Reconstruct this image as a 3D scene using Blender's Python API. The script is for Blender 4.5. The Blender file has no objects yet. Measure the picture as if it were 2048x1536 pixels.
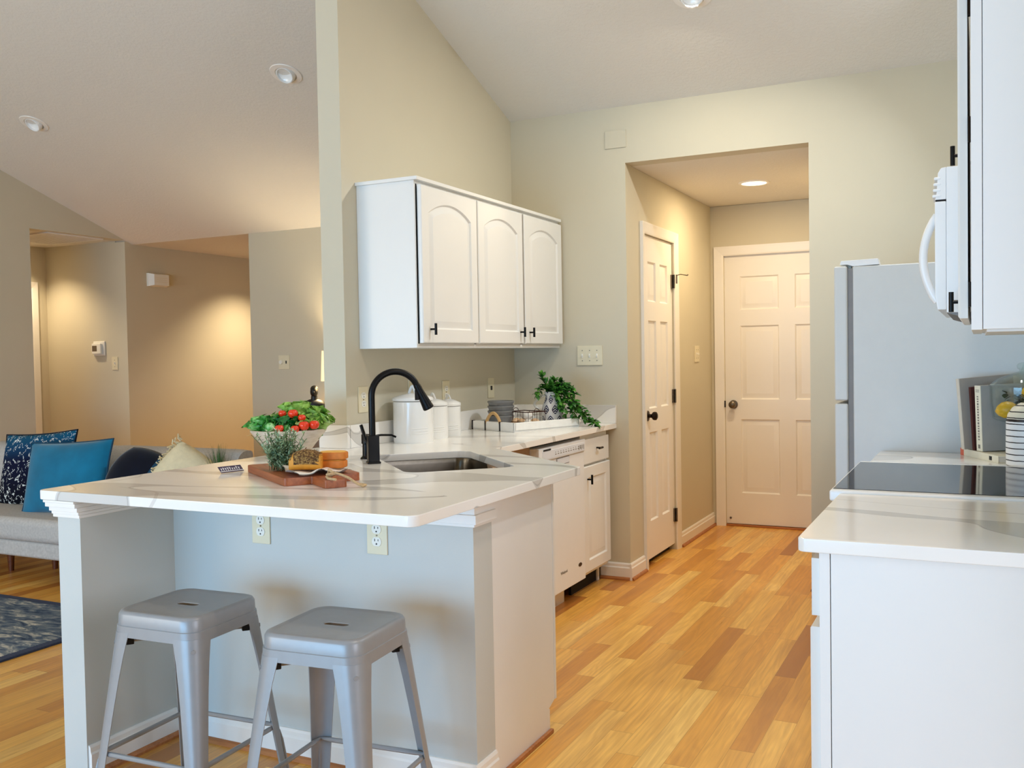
import bpy, bmesh, math, random
from mathutils import Vector, Matrix
R = math.radians
PI = math.pi
S = bpy.context.scene
COL = S.collection

# ------------------------------------------------------------------ camera, world, lights, exposure
cam_d = bpy.data.cameras.new('camera')
cam = bpy.data.objects.new('camera', cam_d)
COL.objects.link(cam)
yaw, pit, rol, CAM_H = 0.45965911, -0.0301364, 0.01758827, 1.318
F_ = Vector((-math.sin(yaw)*math.cos(pit), math.cos(yaw)*math.cos(pit), math.sin(pit)))
R_ = Vector((math.cos(yaw), math.sin(yaw), 0))
D_ = F_.cross(R_)
R2 = R_*math.cos(rol) + D_*math.sin(rol)
D2 = -R_*math.sin(rol) + D_*math.cos(rol)
cam.matrix_world = Matrix(((R2.x, -D2.x, -F_.x, 0), (R2.y, -D2.y, -F_.y, 0), (R2.z, -D2.z, -F_.z, CAM_H), (0, 0, 0, 1)))
cam_d.sensor_width = 36
cam_d.lens = 1888.98/2048*36
cam_d.clip_start = 0.05
cam_d.clip_end = 60
S.camera = cam

S.view_settings.view_transform = 'Standard'
S.view_settings.look = 'None'
S.view_settings.gamma = 1
S.view_settings.use_curve_mapping = False
S.view_settings.exposure = -0.65
S.cycles.use_denoising = True
S.cycles.max_bounces = 10
S.cycles.diffuse_bounces = 6
S.cycles.sample_clamp_indirect = 6
S.cycles.caustics_reflective = False
S.cycles.caustics_refractive = False

W = bpy.data.worlds.new('sky')
S.world = W
W.use_nodes = True
W.node_tree.nodes['Background'].inputs[0].default_value = (0.72, 0.86, 1.0, 1)
W.node_tree.nodes['Background'].inputs[1].default_value = 0.5


def lamp(name, kind, loc, power, color, size=1.0, size_y=None, aim=None, radius=None, spot=None, blend=0.5, spread=None):
    d = bpy.data.lights.new(name, kind)
    d.energy = power
    d.color = color
    if kind == 'AREA':
        d.size = size
        if size_y:
            d.shape = 'RECTANGLE'
            d.size_y = size_y
        else:
            d.shape = 'DISK'
        if spread:
            d.spread = spread
    if radius is not None:
        d.shadow_soft_size = radius
    if kind == 'SPOT':
        d.spot_size = spot
        d.spot_blend = blend
    o = bpy.data.objects.new(name, d)
    COL.objects.link(o)
    o.location = loc
    if aim is not None:
        o.rotation_euler = (Vector(aim)-Vector(loc)).to_track_quat('-Z', 'Y').to_euler()
    return o


# daylight through the patio doors behind the camera
lamp('patio_daylight', 'AREA', (-2.5, -2.45, 0.85), 310, (0.30, 0.63, 1.0), 3.7, 1.5, aim=(-2.5, 5, -0.2))
lamp('living_window_daylight', 'AREA', (-5.6, -2.45, 1.6), 150, (1.0, 0.97, 0.90), 2.2, 1.8, aim=(-5.4, 5, 1.7))
lamp('dining_side_fill', 'AREA', (2.85, 0.9, 1.8), 135, (0.78, 0.84, 1.0), 1.7, 1.8, aim=(-2.0, 2.9, 1.7))  # added unseen fill from the dining side, brightens the right-facing kitchen surfaces


# ------------------------------------------------------------------ materials
def lin(c):
    out = []
    for v in c[:3]:
        v = v/255.0
        out.append(v/12.92 if v <= 0.04045 else ((v+0.055)/1.055)**2.4)
    return (*out, 1.0)


class NT:
    """small helper for node trees"""
    def __init__(self, name):
        self.m = bpy.data.materials.new(name)
        self.m.use_nodes = True
        self.t = self.m.node_tree
        self.b = self.t.nodes['Principled BSDF']

    def n(self, typ, **kw):
        x = self.t.nodes.new(typ)
        for k, v in kw.items():
            if k.startswith('i_'):
                key = k[2:]
                key = int(key) if key.isdigit() else key.replace('_', ' ')
                self.put(x.inputs[key], v)
            else:
                setattr(x, k, v)
        return x

    def put(self, sock, v):
        if isinstance(v, bpy.types.NodeSocket):
            self.t.links.new(v, sock)
        elif hasattr(v, 'outputs'):
            self.t.links.new(v.outputs[0], sock)
        else:
            sock.default_value = v

    def math(self, op, a, b=None, c=None, clamp=False):
        x = self.t.nodes.new('ShaderNodeMath')
        x.operation = op
        x.use_clamp = clamp
        self.put(x.inputs[0], a)
        if b is not None:
            self.put(x.inputs[1], b)
        if c is not None:
            self.put(x.inputs[2], c)
        return x.outputs[0]

    def co(self, kind='Object'):
        return self.n('ShaderNodeTexCoord').outputs[kind]

    def noise(self, vec, scale, detail=2.0, rough=0.5, dist=0.0):
        x = self.n('ShaderNodeTexNoise')
        self.put(x.inputs['Vector'], vec)
        x.inputs['Scale'].default_value = scale
        x.inputs['Detail'].default_value = detail
        x.inputs['Roughness'].default_value = rough
        x.inputs['Distortion'].default_value = dist
        return x.outputs['Fac']

    def ramp(self, fac, stops, interp='LINEAR'):
        x = self.n('ShaderNodeValToRGB')
        x.color_ramp.interpolation = interp
        e = x.color_ramp.elements
        while len(e) < len(stops):
            e.new(0.5)
        for k, (p, c) in enumerate(stops):
            e[k].position = p
            e[k].color = c if len(c) == 4 else (*c, 1)
        self.put(x.inputs[0], fac)
        return x.outputs[0]

    def mix(self, fac, a, b, mode='MIX'):
        x = self.n('ShaderNodeMix', data_type='RGBA', blend_type=mode)
        self.put(x.inputs[0], fac)
        self.put(x.inputs[6], a)
        self.put(x.inputs[7], b)
        return x.outputs[2]

    def bump(self, h, strength=0.2, dist=0.01):
        x = self.n('ShaderNodeBump')
        x.inputs['Strength'].default_value = strength
        x.inputs['Distance'].default_value = dist
        self.put(x.inputs['Height'], h)
        self.t.links.new(x.outputs[0], self.b.inputs['Normal'])

    def base(self, c):
        self.put(self.b.inputs['Base Color'], c)

    def set(self, **kw):
        for k, v in kw.items():
            self.put(self.b.inputs[k.replace('_', ' ')], v)


def plain(name, rgb, rough=0.5, metal=0.0, var=0.04, scale=18.0, bump=0.0, bscale=200.0, bdist=0.002, **kw):
    t = NT(name)
    c = lin(rgb)
    n = t.noise(t.co(), scale, 3)
    lo = tuple(v*(1-var) for v in c[:3])+(1,)
    hi = tuple(min(1, v*(1+var)) for v in c[:3])+(1,)
    t.base(t.ramp(n, [(0.3, lo), (0.7, hi)]))
    t.set(Roughness=rough, Metallic=metal, **kw)
    if bump:
        t.bump(t.noise(t.co(), bscale, 3), bump, bdist)
    return t.m


def emit(name, rgb, strength):
    t = NT(name)
    t.base((0.8, 0.8, 0.8, 1))
    t.set(Emission_Color=lin(rgb), Emission_Strength=strength)
    return t.m


def floor_mat():
    t = NT('oak_strip_floor')
    s = t.n('ShaderNodeSeparateXYZ', i_0=t.co())
    x, y = s.outputs[0], s.outputs[1]
    wd, ln = 0.083, 0.78
    xs = t.math('DIVIDE', x, wd)
    st = t.math('FLOOR', xs)
    fx = t.math('FRACT', xs)
    wn = t.n('ShaderNodeTexWhiteNoise', noise_dimensions='1D')
    t.put(wn.inputs['W'], st)
    yy = t.math('ADD', t.math('DIVIDE', y, ln), t.math('MULTIPLY', wn.outputs[0], 17.3))
    pl = t.math('FLOOR', yy)
    fy = t.math('FRACT', yy)
    cv = t.n('ShaderNodeCombineXYZ')
    t.put(cv.inputs[0], st)
    t.put(cv.inputs[1], pl)
    w2 = t.n('ShaderNodeTexWhiteNoise', noise_dimensions='2D')
    t.put(w2.inputs['Vector'], cv.outputs[0])
    r2 = w2.outputs[0]
    base = t.ramp(r2, [(0.0, lin((176, 112, 52))), (0.07, lin((210, 144, 62))), (0.3, lin((231, 168, 76))), (0.62, lin((242, 184, 88))), (0.9, lin((248, 198, 104))), (1.0, lin((250, 208, 120)))])
    g = t.n('ShaderNodeCombineXYZ')
    t.put(g.inputs[0], t.math('MULTIPLY', x, 75.0))
    t.put(g.inputs[1], t.math('MULTIPLY', y, 2.6))
    t.put(g.inputs[2], t.math('MULTIPLY', r2, 60.0))
    fine = t.noise(g.outputs[0], 1.0, 5, 0.6)
    g2 = t.n('ShaderNodeCombineXYZ')
    t.put(g2.inputs[0], t.math('MULTIPLY', x, 11.0))
    t.put(g2.inputs[1], t.math('MULTIPLY', y, 1.3))
    t.put(g2.inputs[2], t.math('MULTIPLY', r2, 90.0))
    cath = t.math('SINE', t.math('MULTIPLY', t.noise(g2.outputs[0], 1.0, 2, 0.5, 0.4), 62.0))
    cath = t.math('MULTIPLY_ADD', cath, 0.5, 0.5)
    c1 = t.mix(t.math('MULTIPLY', t.ramp(fine, [(0.35, (1, 1, 1, 1)), (0.62, (0, 0, 0, 1))]), 0.30), base, lin((150, 90, 44)))
    c2 = t.mix(t.math('MULTIPLY', cath, 0.16), c1, lin((168, 106, 52)))
    big = t.noise(g2.outputs[0], 0.7, 2)
    c3 = t.mix(t.math('MULTIPLY', t.ramp(big, [(0.55, (0, 0, 0, 1)), (0.8, (1, 1, 1, 1))]), 0.5), c2, lin((158, 98, 50)))
    seam = t.math('MAXIMUM', t.math('LESS_THAN', fx, 0.014), t.math('LESS_THAN', fy, 0.0022))
    c4 = t.mix(t.math('MULTIPLY', seam, 0.55), c3, lin((104, 60, 28)))
    t.base(c4)
    t.set(Roughness=t.math('MULTIPLY_ADD', fine, 0.12, 0.24), Specular_IOR_Level=0.45)
    t.bump(t.math('SUBTRACT', 1.0, seam), 0.12, 0.001)
    return t.m


def quartz_mat():
    t = NT('white_veined_quartz')
    co = t.co()
    mp = t.n('ShaderNodeMapping', i_0=co)
    mp.inputs['Location'].default_value = (0.35, 0.9, 0.0)
    mp.inputs['Rotation'].default_value = (0.25, 0.15, -0.42)
    mp.inputs['Scale'].default_value = (0.55, 1.55, 1.6)
    warp = t.n('ShaderNodeTexNoise', i_0=mp.outputs[0])
    warp.inputs['Scale'].default_value = 1.6
    warp.inputs['Detail'].default_value = 2.5
    v = t.n('ShaderNodeMix', data_type='VECTOR')
    v.inputs[0].default_value = 0.22
    t.put(v.inputs[4], mp.outputs[0])
    t.put(v.inputs[5], warp.outputs['Color'])
    n = t.noise(v.outputs[1], 1.5, 1.0, 0.4, 0.2)
    d = t.math('ABSOLUTE', t.math('SUBTRACT', n, 0.5))
    wv = t.math('MULTIPLY_ADD', t.noise(co, 1.9, 1), 0.14, -0.047)
    fill = t.math('LESS_THAN', d, wv)
    edge = t.math('LESS_THAN', t.math('ABSOLUTE', t.math('SUBTRACT', d, wv)), 0.0016)
    thin = t.math('MULTIPLY', t.math('LESS_THAN', t.math('ABSOLUTE', t.math('SUBTRACT', t.noise(v.outputs[1], 0.8, 1.5, 0.5, 0.6), 0.57)), 0.003), t.math('GREATER_THAN', t.noise(co, 1.3, 1), 0.5))
    cloud = t.ramp(t.noise(co, 2.2, 3), [(0.35, lin((241, 238, 233))), (0.7, lin((247, 245, 241)))])
    c = t.mix(t.math('MULTIPLY', fill, 0.58), cloud, lin((182, 178, 172)))
    c = t.mix(t.math('MULTIPLY', edge, 0.35), c, lin((140, 136, 132)))
    c = t.mix(t.math('MULTIPLY', thin, 0.3), c, lin((166, 158, 148)))
    t.base(c)
    t.set(Roughness=0.13, Specular_IOR_Level=0.5)
    return t.m


def rug_mat():
    t = NT('distressed_rug_weave')
    co = t.co()
    mp = t.n('ShaderNodeMapping', i_0=co)
    mp.inputs['Scale'].default_value = (3.0, 8.0, 1)
    n = t.noise(mp.outputs[0], 2.4, 6, 0.62, 1.4)
    c = t.ramp(n, [(0.3, lin((44, 56, 78))), (0.45, lin((84, 98, 116))), (0.55, lin((120, 128, 134))), (0.66, lin((192, 188, 176))), (0.8, lin((214, 208, 194)))])
    t.base(c)
    t.set(Roughness=0.95, Specular_IOR_Level=0.1)
    t.bump(t.noise(co, 220, 2), 0.5, 0.004)
    return t.m


def squiggle_mat():
    t = NT('navy_white_squiggle_fabric')
    co = t.co()
    n = t.noise(co, 26, 2, 0.5, 1.2)
    m = t.math('LESS_THAN', t.math('ABSOLUTE', t.math('SUBTRACT', n, 0.5)), 0.028)
    m2 = t.math('GREATER_THAN', t.noise(co, 34, 1), 0.52)
    z = t.n('ShaderNodeSeparateXYZ', i_0=co).outputs[2]
    band = t.ramp(t.math('MULTIPLY_ADD', z, 2.2, 0.5), [(0.0, lin((10, 12, 22))), (0.62, lin((14, 20, 52))), (0.82, lin((20, 66, 104))), (1.0, lin((24, 88, 120)))])
    t.base(t.mix(t.math('MULTIPLY', m, m2), band, lin((222, 228, 226))))
    t.set(Roughness=0.9, Specular_IOR_Level=0.15)
    return t.m


def stripe_mat():
    t = NT('striped_ceramic')
    z = t.n('ShaderNodeSeparateXYZ', i_0=t.co()).outputs[2]
    wob = t.math('MULTIPLY', t.noise(t.co(), 30, 2), 0.003)
    zz = t.math('ADD', z, wob)
    fr = t.math('FRACT', t.math('DIVIDE', zz, 0.0205))
    line = t.math('LESS_THAN', fr, 0.17)
    wide = t.math('LESS_THAN', t.math('ABSOLUTE', t.math('SUBTRACT', zz, 0.157)), 0.0045)
    cream = t.ramp(zz, [(0.155, lin((240, 238, 236))), (0.165, lin((232, 222, 198)))])
    t.base(t.mix(t.math('MAXIMUM', line, wide), cream, lin((26, 14, 18))))
    t.set(Roughness=0.45)
    return t.m


def jug_mat():
    t = NT('blue_leaf_print_ceramic')
    s = t.n('ShaderNodeSeparateXYZ', i_0=t.co())
    ang = t.math('ARCTAN2', s.outputs[1], s.outputs[0])
    u0 = t.math('MULTIPLY', ang, 7/(2*PI)*1.0)
    v0 = t.math('DIVIDE', s.outputs[2], 0.058)
    row = t.math('FLOOR', v0)
    u = t.math('SUBTRACT', t.math('FRACT', t.math('ADD', u0, t.math('MULTIPLY', row, 0.5))), 0.5)
    v = t.math('SUBTRACT', t.math('FRACT', v0), 0.5)
    # leaf outline: |u| < .34*(1-(2v)^2)
    hw = t.math('MULTIPLY', t.math('SUBTRACT', 1.0, t.math('POWER', t.math('ABSOLUTE', t.math('MULTIPLY', v, 2.15)), 1.6)), 0.34)
    inside = t.math('LESS_THAN', t.math('ABSOLUTE', u), hw)
    chev = t.math('FRACT', t.math('MULTIPLY', t.math('ADD', v, t.math('MULTIPLY', t.math('ABSOLUTE', u), 0.9)), 4.2))
    wl = t.math('LESS_THAN', chev, 0.36)
    core = t.math('LESS_THAN', t.math('ABSOLUTE', u), t.math('MULTIPLY', hw, 0.72))
    white = t.math('MULTIPLY', wl, core)
    navy = t.math('MULTIPLY', inside, t.math('SUBTRACT', 1.0, white))
    t.base(t.mix(navy, lin((226, 224, 222)), lin((22, 24, 66))))
    t.set(Roughness=0.3)
    return t.m


def wood_mat(name, c1, c2, rough=0.45, scale=(4, 60, 60)):
    t = NT(name)
    mp = t.n('ShaderNodeMapping', i_0=t.co())
    mp.inputs['Scale'].default_value = scale
    n = t.noise(mp.outputs[0], 1.0, 5, 0.6, 0.6)
    t.base(t.ramp(n, [(0.3, lin(c1)), (0.7, lin(c2))]))
    t.set(Roughness=rough)
    return t.m


def crust_mat():
    t = NT('herb_crust')
    n = t.noise(t.co(), 150, 3, 0.7)
    t.base(t.ramp(n, [(0.35, lin((52, 30, 12))), (0.5, lin((112, 74, 30))), (0.62, lin((176, 140, 78))), (0.75, lin((84, 84, 40)))]))
    t.set(Roughness=0.85)
    t.bump(n, 0.9, 0.006)
    return t.m


def leaf_mat(name, dark, mid, light, scale=22, rough=0.45):
    t = NT(name)
    n = t.noise(t.co(), scale, 3, 0.6)
    t.base(t.ramp(n, [(0.3, lin(dark)), (0.5, lin(mid)), (0.72, lin(light))]))
    t.set(Roughness=rough, Specular_IOR_Level=0.35)
    return t.m


def glass_mat():
    t = NT('clear_glass')
    t.t.nodes.remove(t.b)
    tr_ = t.n('ShaderNodeBsdfTransparent')
    tr_.inputs[0].default_value = (0.93, 0.97, 0.96, 1)
    gl = t.n('ShaderNodeBsdfGlossy')
    gl.inputs['Roughness'].default_value = 0.02
    lw = t.n('ShaderNodeLayerWeight')
    fr_ = t.math('MULTIPLY_ADD', t.math('POWER', lw.outputs['Facing'], 3.5), 0.55, 0.03)
    mx = t.n('ShaderNodeMixShader')
    t.put(mx.inputs[0], fr_)
    t.put(mx.inputs[1], tr_.outputs[0])
    t.put(mx.inputs[2], gl.outputs[0])
    t.t.links.new(mx.outputs[0], t.t.nodes['Material Output'].inputs['Surface'])
    return t.m


def shade_mat():
    t = NT('glowing_lamp_shade')
    t.base(lin((250, 240, 214)))
    t.set(Roughness=0.8, Emission_Color=lin((255, 226, 160)), Emission_Strength=1.3)
    return t.m


def knock_mat(name, rgb, strength):
    t = NT(name)
    c = lin(rgb)
    n = t.noise(t.co(), 1.2, 2)
    t.base(t.ramp(n, [(0.3, tuple(v*0.985 for v in c[:3])+(1,)), (0.7, c)]))
    t.set(Roughness=0.9, Specular_IOR_Level=0.15)
    h = t.ramp(t.noise(t.co(), 55, 5, 0.62), [(0.42, (0, 0, 0, 1)), (0.58, (1, 1, 1, 1))])
    t.bump(h, strength, 0.004)
    return t.m


M = {}
M['wall'] = plain('greige_wall_paint', (206, 198, 177), 0.75, var=0.012, scale=3, bump=0.12, bscale=260, bdist=0.0015, Specular_IOR_Level=0.25)
M['halfwall'] = plain('daylit_half_wall_paint', (202, 203, 198), 0.75, var=0.012, scale=3, bump=0.12, bscale=260, bdist=0.0015, Specular_IOR_Level=0.25)  # same paint as the walls, cooled to carry the bluish daylight
M['ceiling'] = knock_mat('knockdown_ceiling_paint', (228, 224, 217), 0.22)
M['trim'] = plain('white_trim_paint', (238, 234, 228), 0.38, var=0.01, scale=4)
M['cab'] = plain('white_cabinet_paint', (233, 233, 231), 0.34, var=0.008, scale=5)
M['cabside'] = plain('white_laminate_side', (236, 233, 229), 0.45, var=0.01, scale=8)
M['floor'] = floor_mat()
M['quartz'] = quartz_mat()
M['black'] = plain('matte_black_metal', (12, 12, 13), 0.36, metal=0.6, var=0.1)
M['bronze'] = plain('oil_rubbed_bronze', (44, 34, 28), 0.32, metal=0.85, var=0.15)
M['nickel'] = plain('aged_nickel', (112, 102, 90), 0.3, metal=0.9, var=0.1)
M['steel'] = plain('brushed_sink_steel', (112, 104, 92), 0.25, metal=1.0, var=0.08, scale=60)
M['appl'] = plain('white_appliance_enamel', (236, 238, 240), 0.3, var=0.008)
M['fridge'] = plain('white_pebbled_fridge', (208, 211, 211), 0.42, var=0.01, bump=0.35, bscale=420, bdist=0.001)
M['gasket'] = plain('grey_gasket_rubber', (132, 132, 134), 0.7)
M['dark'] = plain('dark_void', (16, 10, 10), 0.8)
M['glasstop'] = plain('black_cooktop_glass', (22, 23, 24), 0.07, var=0.1)
M['ivory'] = plain('ivory_plastic', (226, 216, 186), 0.4, var=0.01)
M['whiteplastic'] = plain('white_plastic', (235, 232, 222), 0.4, var=0.01)
M['slot'] = plain('dark_slot', (32, 28, 24), 0.6)
M['gun'] = plain('silver_grey_stool_metal', (150, 151, 153), 0.36, metal=0.15, var=0.02, scale=40)
M['rubber'] = plain('black_rubber', (16, 16, 18), 0.7)
M['ceramic'] = plain('white_glazed_ceramic', (238, 239, 239), 0.12, var=0.008)
M['greybowl'] = plain('grey_stoneware', (122, 123, 124), 0.22, var=0.05)
M['boardwood'] = wood_mat('reddish_board_wood', (138, 70, 34), (176, 100, 56), 0.4, (5, 70, 70))
M['mapleend'] = wood_mat('light_bowl_wood', (206, 188, 166), (226, 212, 194), 0.5, (20, 20, 90))
M['legwood'] = wood_mat('walnut_leg', (88, 40, 16), (116, 58, 26), 0.4)
M['shoe'] = wood_mat('oak_shoe_moulding', (150, 88, 44), (188, 120, 66), 0.4)
M['linen'] = plain('light_grey_sofa_fabric', (196, 192, 188), 0.95, var=0.10, scale=70, bump=0.6, bscale=420, bdist=0.003, Specular_IOR_Level=0.1)
M['teal'] = plain('teal_velvet', (10, 112, 148), 0.8, var=0.16, scale=8, Sheen_Weight=0.35, Specular_IOR_Level=0.15)
M['navy'] = plain('navy_velvet', (8, 14, 30), 0.8, var=0.2, Sheen_Weight=0.25, Specular_IOR_Level=0.1)
M['tealtrim'] = plain('dark_teal_piping', (10, 66, 92), 0.8)
M['cream'] = plain('cream_cotton', (226, 212, 176), 0.95, var=0.06, scale=30, bump=0.4, bscale=60, bdist=0.006, Specular_IOR_Level=0.1)
M['squiggle'] = squiggle_mat()
M['rug'] = rug_mat()
M['rugedge'] = plain('dark_blue_rug_border', (48, 58, 84), 0.95, var=0.15, scale=90)
M['stripe'] = stripe_mat()
M['jug'] = jug_mat()
M['jughandle'] = plain('cream_jug_glaze', (222, 216, 202), 0.3)
M['lettuce'] = leaf_mat('green_lettuce', (20, 92, 30), (72, 160, 62), (176, 220, 140), 16, 0.35)
M['darklettuce'] = leaf_mat('dark_lettuce', (8, 62, 22), (26, 112, 40), (90, 170, 80), 18, 0.35)
M['frisee'] = leaf_mat('pale_frisee', (96, 150, 50), (148, 194, 84), (206, 228, 150), 20, 0.4)
M['tomato'] = plain('red_tomato_skin', (222, 58, 26), 0.18, var=0.12)
M['cucumber'] = leaf_mat('striped_green_cucumber', (30, 110, 40), (110, 180, 100), (200, 230, 180), 60, 0.25)
M['rosemary'] = leaf_mat('grey_green_rosemary', (104, 132, 98), (160, 186, 146), (214, 224, 196), 40, 0.6)
M['stem'] = plain('green_brown_stem', (92, 96, 52), 0.7)
M['ivy'] = leaf_mat('glossy_trailing_leaf', (18, 58, 16), (48, 110, 34), (112, 168, 66), 26, 0.4)
M['grass'] = leaf_mat('dark_grass_blade', (18, 52, 20), (44, 92, 40), (104, 136, 70), 10, 0.6)
M['crust'] = crust_mat()
M['cheese'] = plain('golden_loaf', (206, 138, 38), 0.6, var=0.12, scale=40, bump=0.3, bscale=120)
M['slice'] = plain('yellow_bread_crumb', (232, 178, 84), 0.7, var=0.08, scale=60, bump=0.4, bscale=180)
M['crustbrown'] = plain('brown_bread_crust', (196, 112, 30), 0.6, var=0.2, scale=40)
M['napkin'] = plain('white_cotton_napkin', (236, 232, 226), 0.9, var=0.02)
M['twine'] = plain('jute_twine', (190, 160, 118), 0.9, var=0.2, scale=300)
M['purple'] = plain('purple_printed_card', (62, 48, 78), 0.5)
M['print'] = plain('white_print', (232, 230, 232), 0.6)
M['egg'] = plain('white_eggshell', (236, 230, 222), 0.4, var=0.02)
M['browneg'] = plain('tan_eggshell', (222, 184, 144), 0.4, var=0.05)
M['wire'] = plain('rusty_brown_wire', (64, 30, 20), 0.5, metal=0.5)
M['rattan'] = plain('tan_rattan', (202, 164, 110), 0.55, var=0.1)
M['traypaint'] = plain('whitewashed_wood', (238, 238, 236), 0.5, var=0.03, scale=30)
M['leather'] = plain('black_leather_strap', (28, 22, 24), 0.6)
M['page'] = plain('book_pages', (214, 206, 192), 0.9)
M['booktaupe'] = plain('taupe_book_cloth', (168, 158, 148), 0.8)
M['bookgrey'] = plain('grey_book_cover', (176, 174, 172), 0.6)
M['bookred'] = plain('dark_red_book', (74, 26, 20), 0.7)
M['bookwhite'] = plain('cream_book_spine', (232, 226, 206), 0.6)
M['booksalmon'] = plain('salmon_book_cloth', (216, 110, 84), 0.7)
M['lettering'] = plain('grey_ink', (128, 122, 112), 0.7)
M['ink'] = plain('black_ink', (20, 20, 22), 0.6)
M['lemon'] = plain('lemon_peel', (238, 176, 30), 0.4, var=0.05, bump=0.3, bscale=160)
M['artleaf'] = leaf_mat('dark_leaf_in_jar', (14, 26, 14), (30, 52, 26), (54, 80, 36), 30, 0.6)
M['glass'] = glass_mat()
M['shade'] = shade_mat()
M['statue'] = plain('black_bronze', (6, 6, 8), 0.5)
M['console'] = plain('taupe_console_paint', (150, 134, 122), 0.6)
M['alcove_lens'] = emit('warm_led_lens', (255, 236, 196), 9.0)
M['lcd'] = plain('thermostat_screen', (98, 84, 66), 0.3)
M['pot'] = plain('white_pot_glaze', (226, 224, 220), 0.4)
M['control'] = plain('pale_blue_grey_panel', (222, 226, 234), 0.3, var=0.01)
M['brownshadowboard'] = plain('shadowed_cabinet_face', (170, 140, 112), 0.8)  # brown carries the shadow on the white cabinet's face frame


# ------------------------------------------------------------------ mesh helpers
class MB:
    def __init__(s):
        s.v = []
        s.f = []

    def add(s, verts, faces, mat=None):
        k = len(s.v)
        s.v += [tuple(mat @ Vector(p)) if mat is not None else tuple(p) for p in verts]
        s.f += [tuple(k+i for i in f) for f in faces]
        return s

    def bm(s, bm, mat=None):
        bm.verts.index_update()
        s.add([v.co.copy() for v in bm.verts], [[v.index for v in f.verts] for f in bm.faces], mat)
        bm.free()
        return s

    def box(s, x0, x1, y0, y1, z0, z1, bev=0.0, seg=2, mat=None):
        bm = bmesh.new()
        bmesh.ops.create_cube(bm, size=1)
        for v in bm.verts:
            v.co = Vector(((x0+x1)/2+v.co.x*(x1-x0), (y0+y1)/2+v.co.y*(y1-y0), (z0+z1)/2+v.co.z*(z1-z0)))
        if bev > 0:
            bmesh.ops.bevel(bm, geom=bm.edges[:], offset=bev, segments=seg, profile=0.5, affect='EDGES')
        return s.bm(bm, mat)

    def prism(s, poly, axis, a, b, bev=0.0, seg=2, mat=None):
        """polygon in the two remaining axes, pushed along axis from a to b"""
        def P(p, t):
            return {'x': (t, p[0], p[1]), 'y': (p[0], t, p[1]), 'z': (p[0], p[1], t)}[axis]
        bm = bmesh.new()
        va = [bm.verts.new(P(p, a)) for p in poly]
        vb = [bm.verts.new(P(p, b)) for p in poly]
        n = len(poly)
        bm.faces.new(va)
        bm.faces.new(vb[::-1])
        for i in range(n):
            bm.faces.new((va[i], vb[i], vb[(i+1) % n], va[(i+1) % n]))
        bmesh.ops.recalc_face_normals(bm, faces=bm.faces[:])
        if bev > 0:
            bmesh.ops.bevel(bm, geom=bm.edges[:], offset=bev, segments=seg, profile=0.5, affect='EDGES')
        return s.bm(bm, mat)

    def loft(s, loops, caps=(True, True), closed=True, mat=None):
        n = len(loops[0])
        vs = [p for lp in loops for p in lp]
        fs = []
        m = n if closed else n-1
        for k in range(len(loops)-1):
            for i in range(m):
                j = (i+1) % n
                fs.append((k*n+i, k*n+j, (k+1)*n+j, (k+1)*n+i))
        if closed and caps[0]:
            fs.append(tuple(range(n))[::-1])
        if closed and caps[1]:
            fs.append(tuple((len(loops)-1)*n+i for i in range(n)))
        return s.add(vs, fs, mat)

    def lathe(s, prof, n=32, c=(0, 0, 0), mat=None, caps=(True, True), axis='z'):
        loops = []
        for r, z in prof:
            lp = []
            for i in range(n):
                a = 2*PI*i/n
                p = (r*math.cos(a), r*math.sin(a), z)
                if axis == 'x':
                    p = (z, p[0], p[1])
                elif axis == 'y':
                    p = (p[0], z, p[1])
                lp.append((c[0]+p[0], c[1]+p[1], c[2]+p[2]))
            loops.append(lp)
        return s.loft(loops, caps, True, mat)

    def tube(s, path, r, n=10, caps=(True, True), mat=None, closed=False):
        pts = [Vector(p) for p in path]
        N = len(pts)
        rr = r if isinstance(r, (list, tuple)) else [r]*N
        loops = []
        up = None
        for i in range(N):
            if closed:
                t = pts[(i+1) % N]-pts[i-1]
            else:
                t = pts[min(i+1, N-1)]-pts[max(i-1, 0)]
            t.normalize()
            if up is None:
                up = Vector((0, 0, 1)) if abs(t.z) < 0.9 else Vector((1, 0, 0))
            up = (up-t*up.dot(t))
            up.normalize()
            w = t.cross(up)
            loops.append([tuple(pts[i]+(up*math.cos(2*PI*k/n)+w*math.sin(2*PI*k/n))*rr[i]) for k in range(n)])
        if closed:
            loops.append(loops[0])
            caps = (False, False)
        return s.loft(loops, caps, True, mat)

    def ball(s, c, r, n=16, m=10, sc=(1, 1, 1), mat=None):
        vs = [(c[0], c[1], c[2]-r*sc[2])]
        for j in range(1, m):
            t = PI*j/m
            for i in range(n):
                a = 2*PI*i/n
                vs.append((c[0]+r*sc[0]*math.sin(t)*math.cos(a), c[1]+r*sc[1]*math.sin(t)*math.sin(a), c[2]-r*sc[2]*math.cos(t)))
        vs.append((c[0], c[1], c[2]+r*sc[2]))
        fs = [(0, 1+(i+1) % n, 1+i) for i in range(n)]
        for j in range(m-2):
            for i in range(n):
                a, b = 1+j*n+i, 1+j*n+(i+1) % n
                fs.append((a, b, b+n, a+n))
        k = 1+(m-2)*n
        fs += [(k+i, k+(i+1) % n, len(vs)-1) for i in range(n)]
        return s.add(vs, fs, mat)

    def sheet(s, fn, nu, nv, mat=None):
        vs = [fn(i/(nu-1), j/(nv-1)) for i in range(nu) for j in range(nv)]
        fs = [(i*nv+j, i*nv+j+1, (i+1)*nv+j+1, (i+1)*nv+j) for i in range(nu-1) for j in range(nv-1)]
        return s.add(vs, fs, mat)


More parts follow.
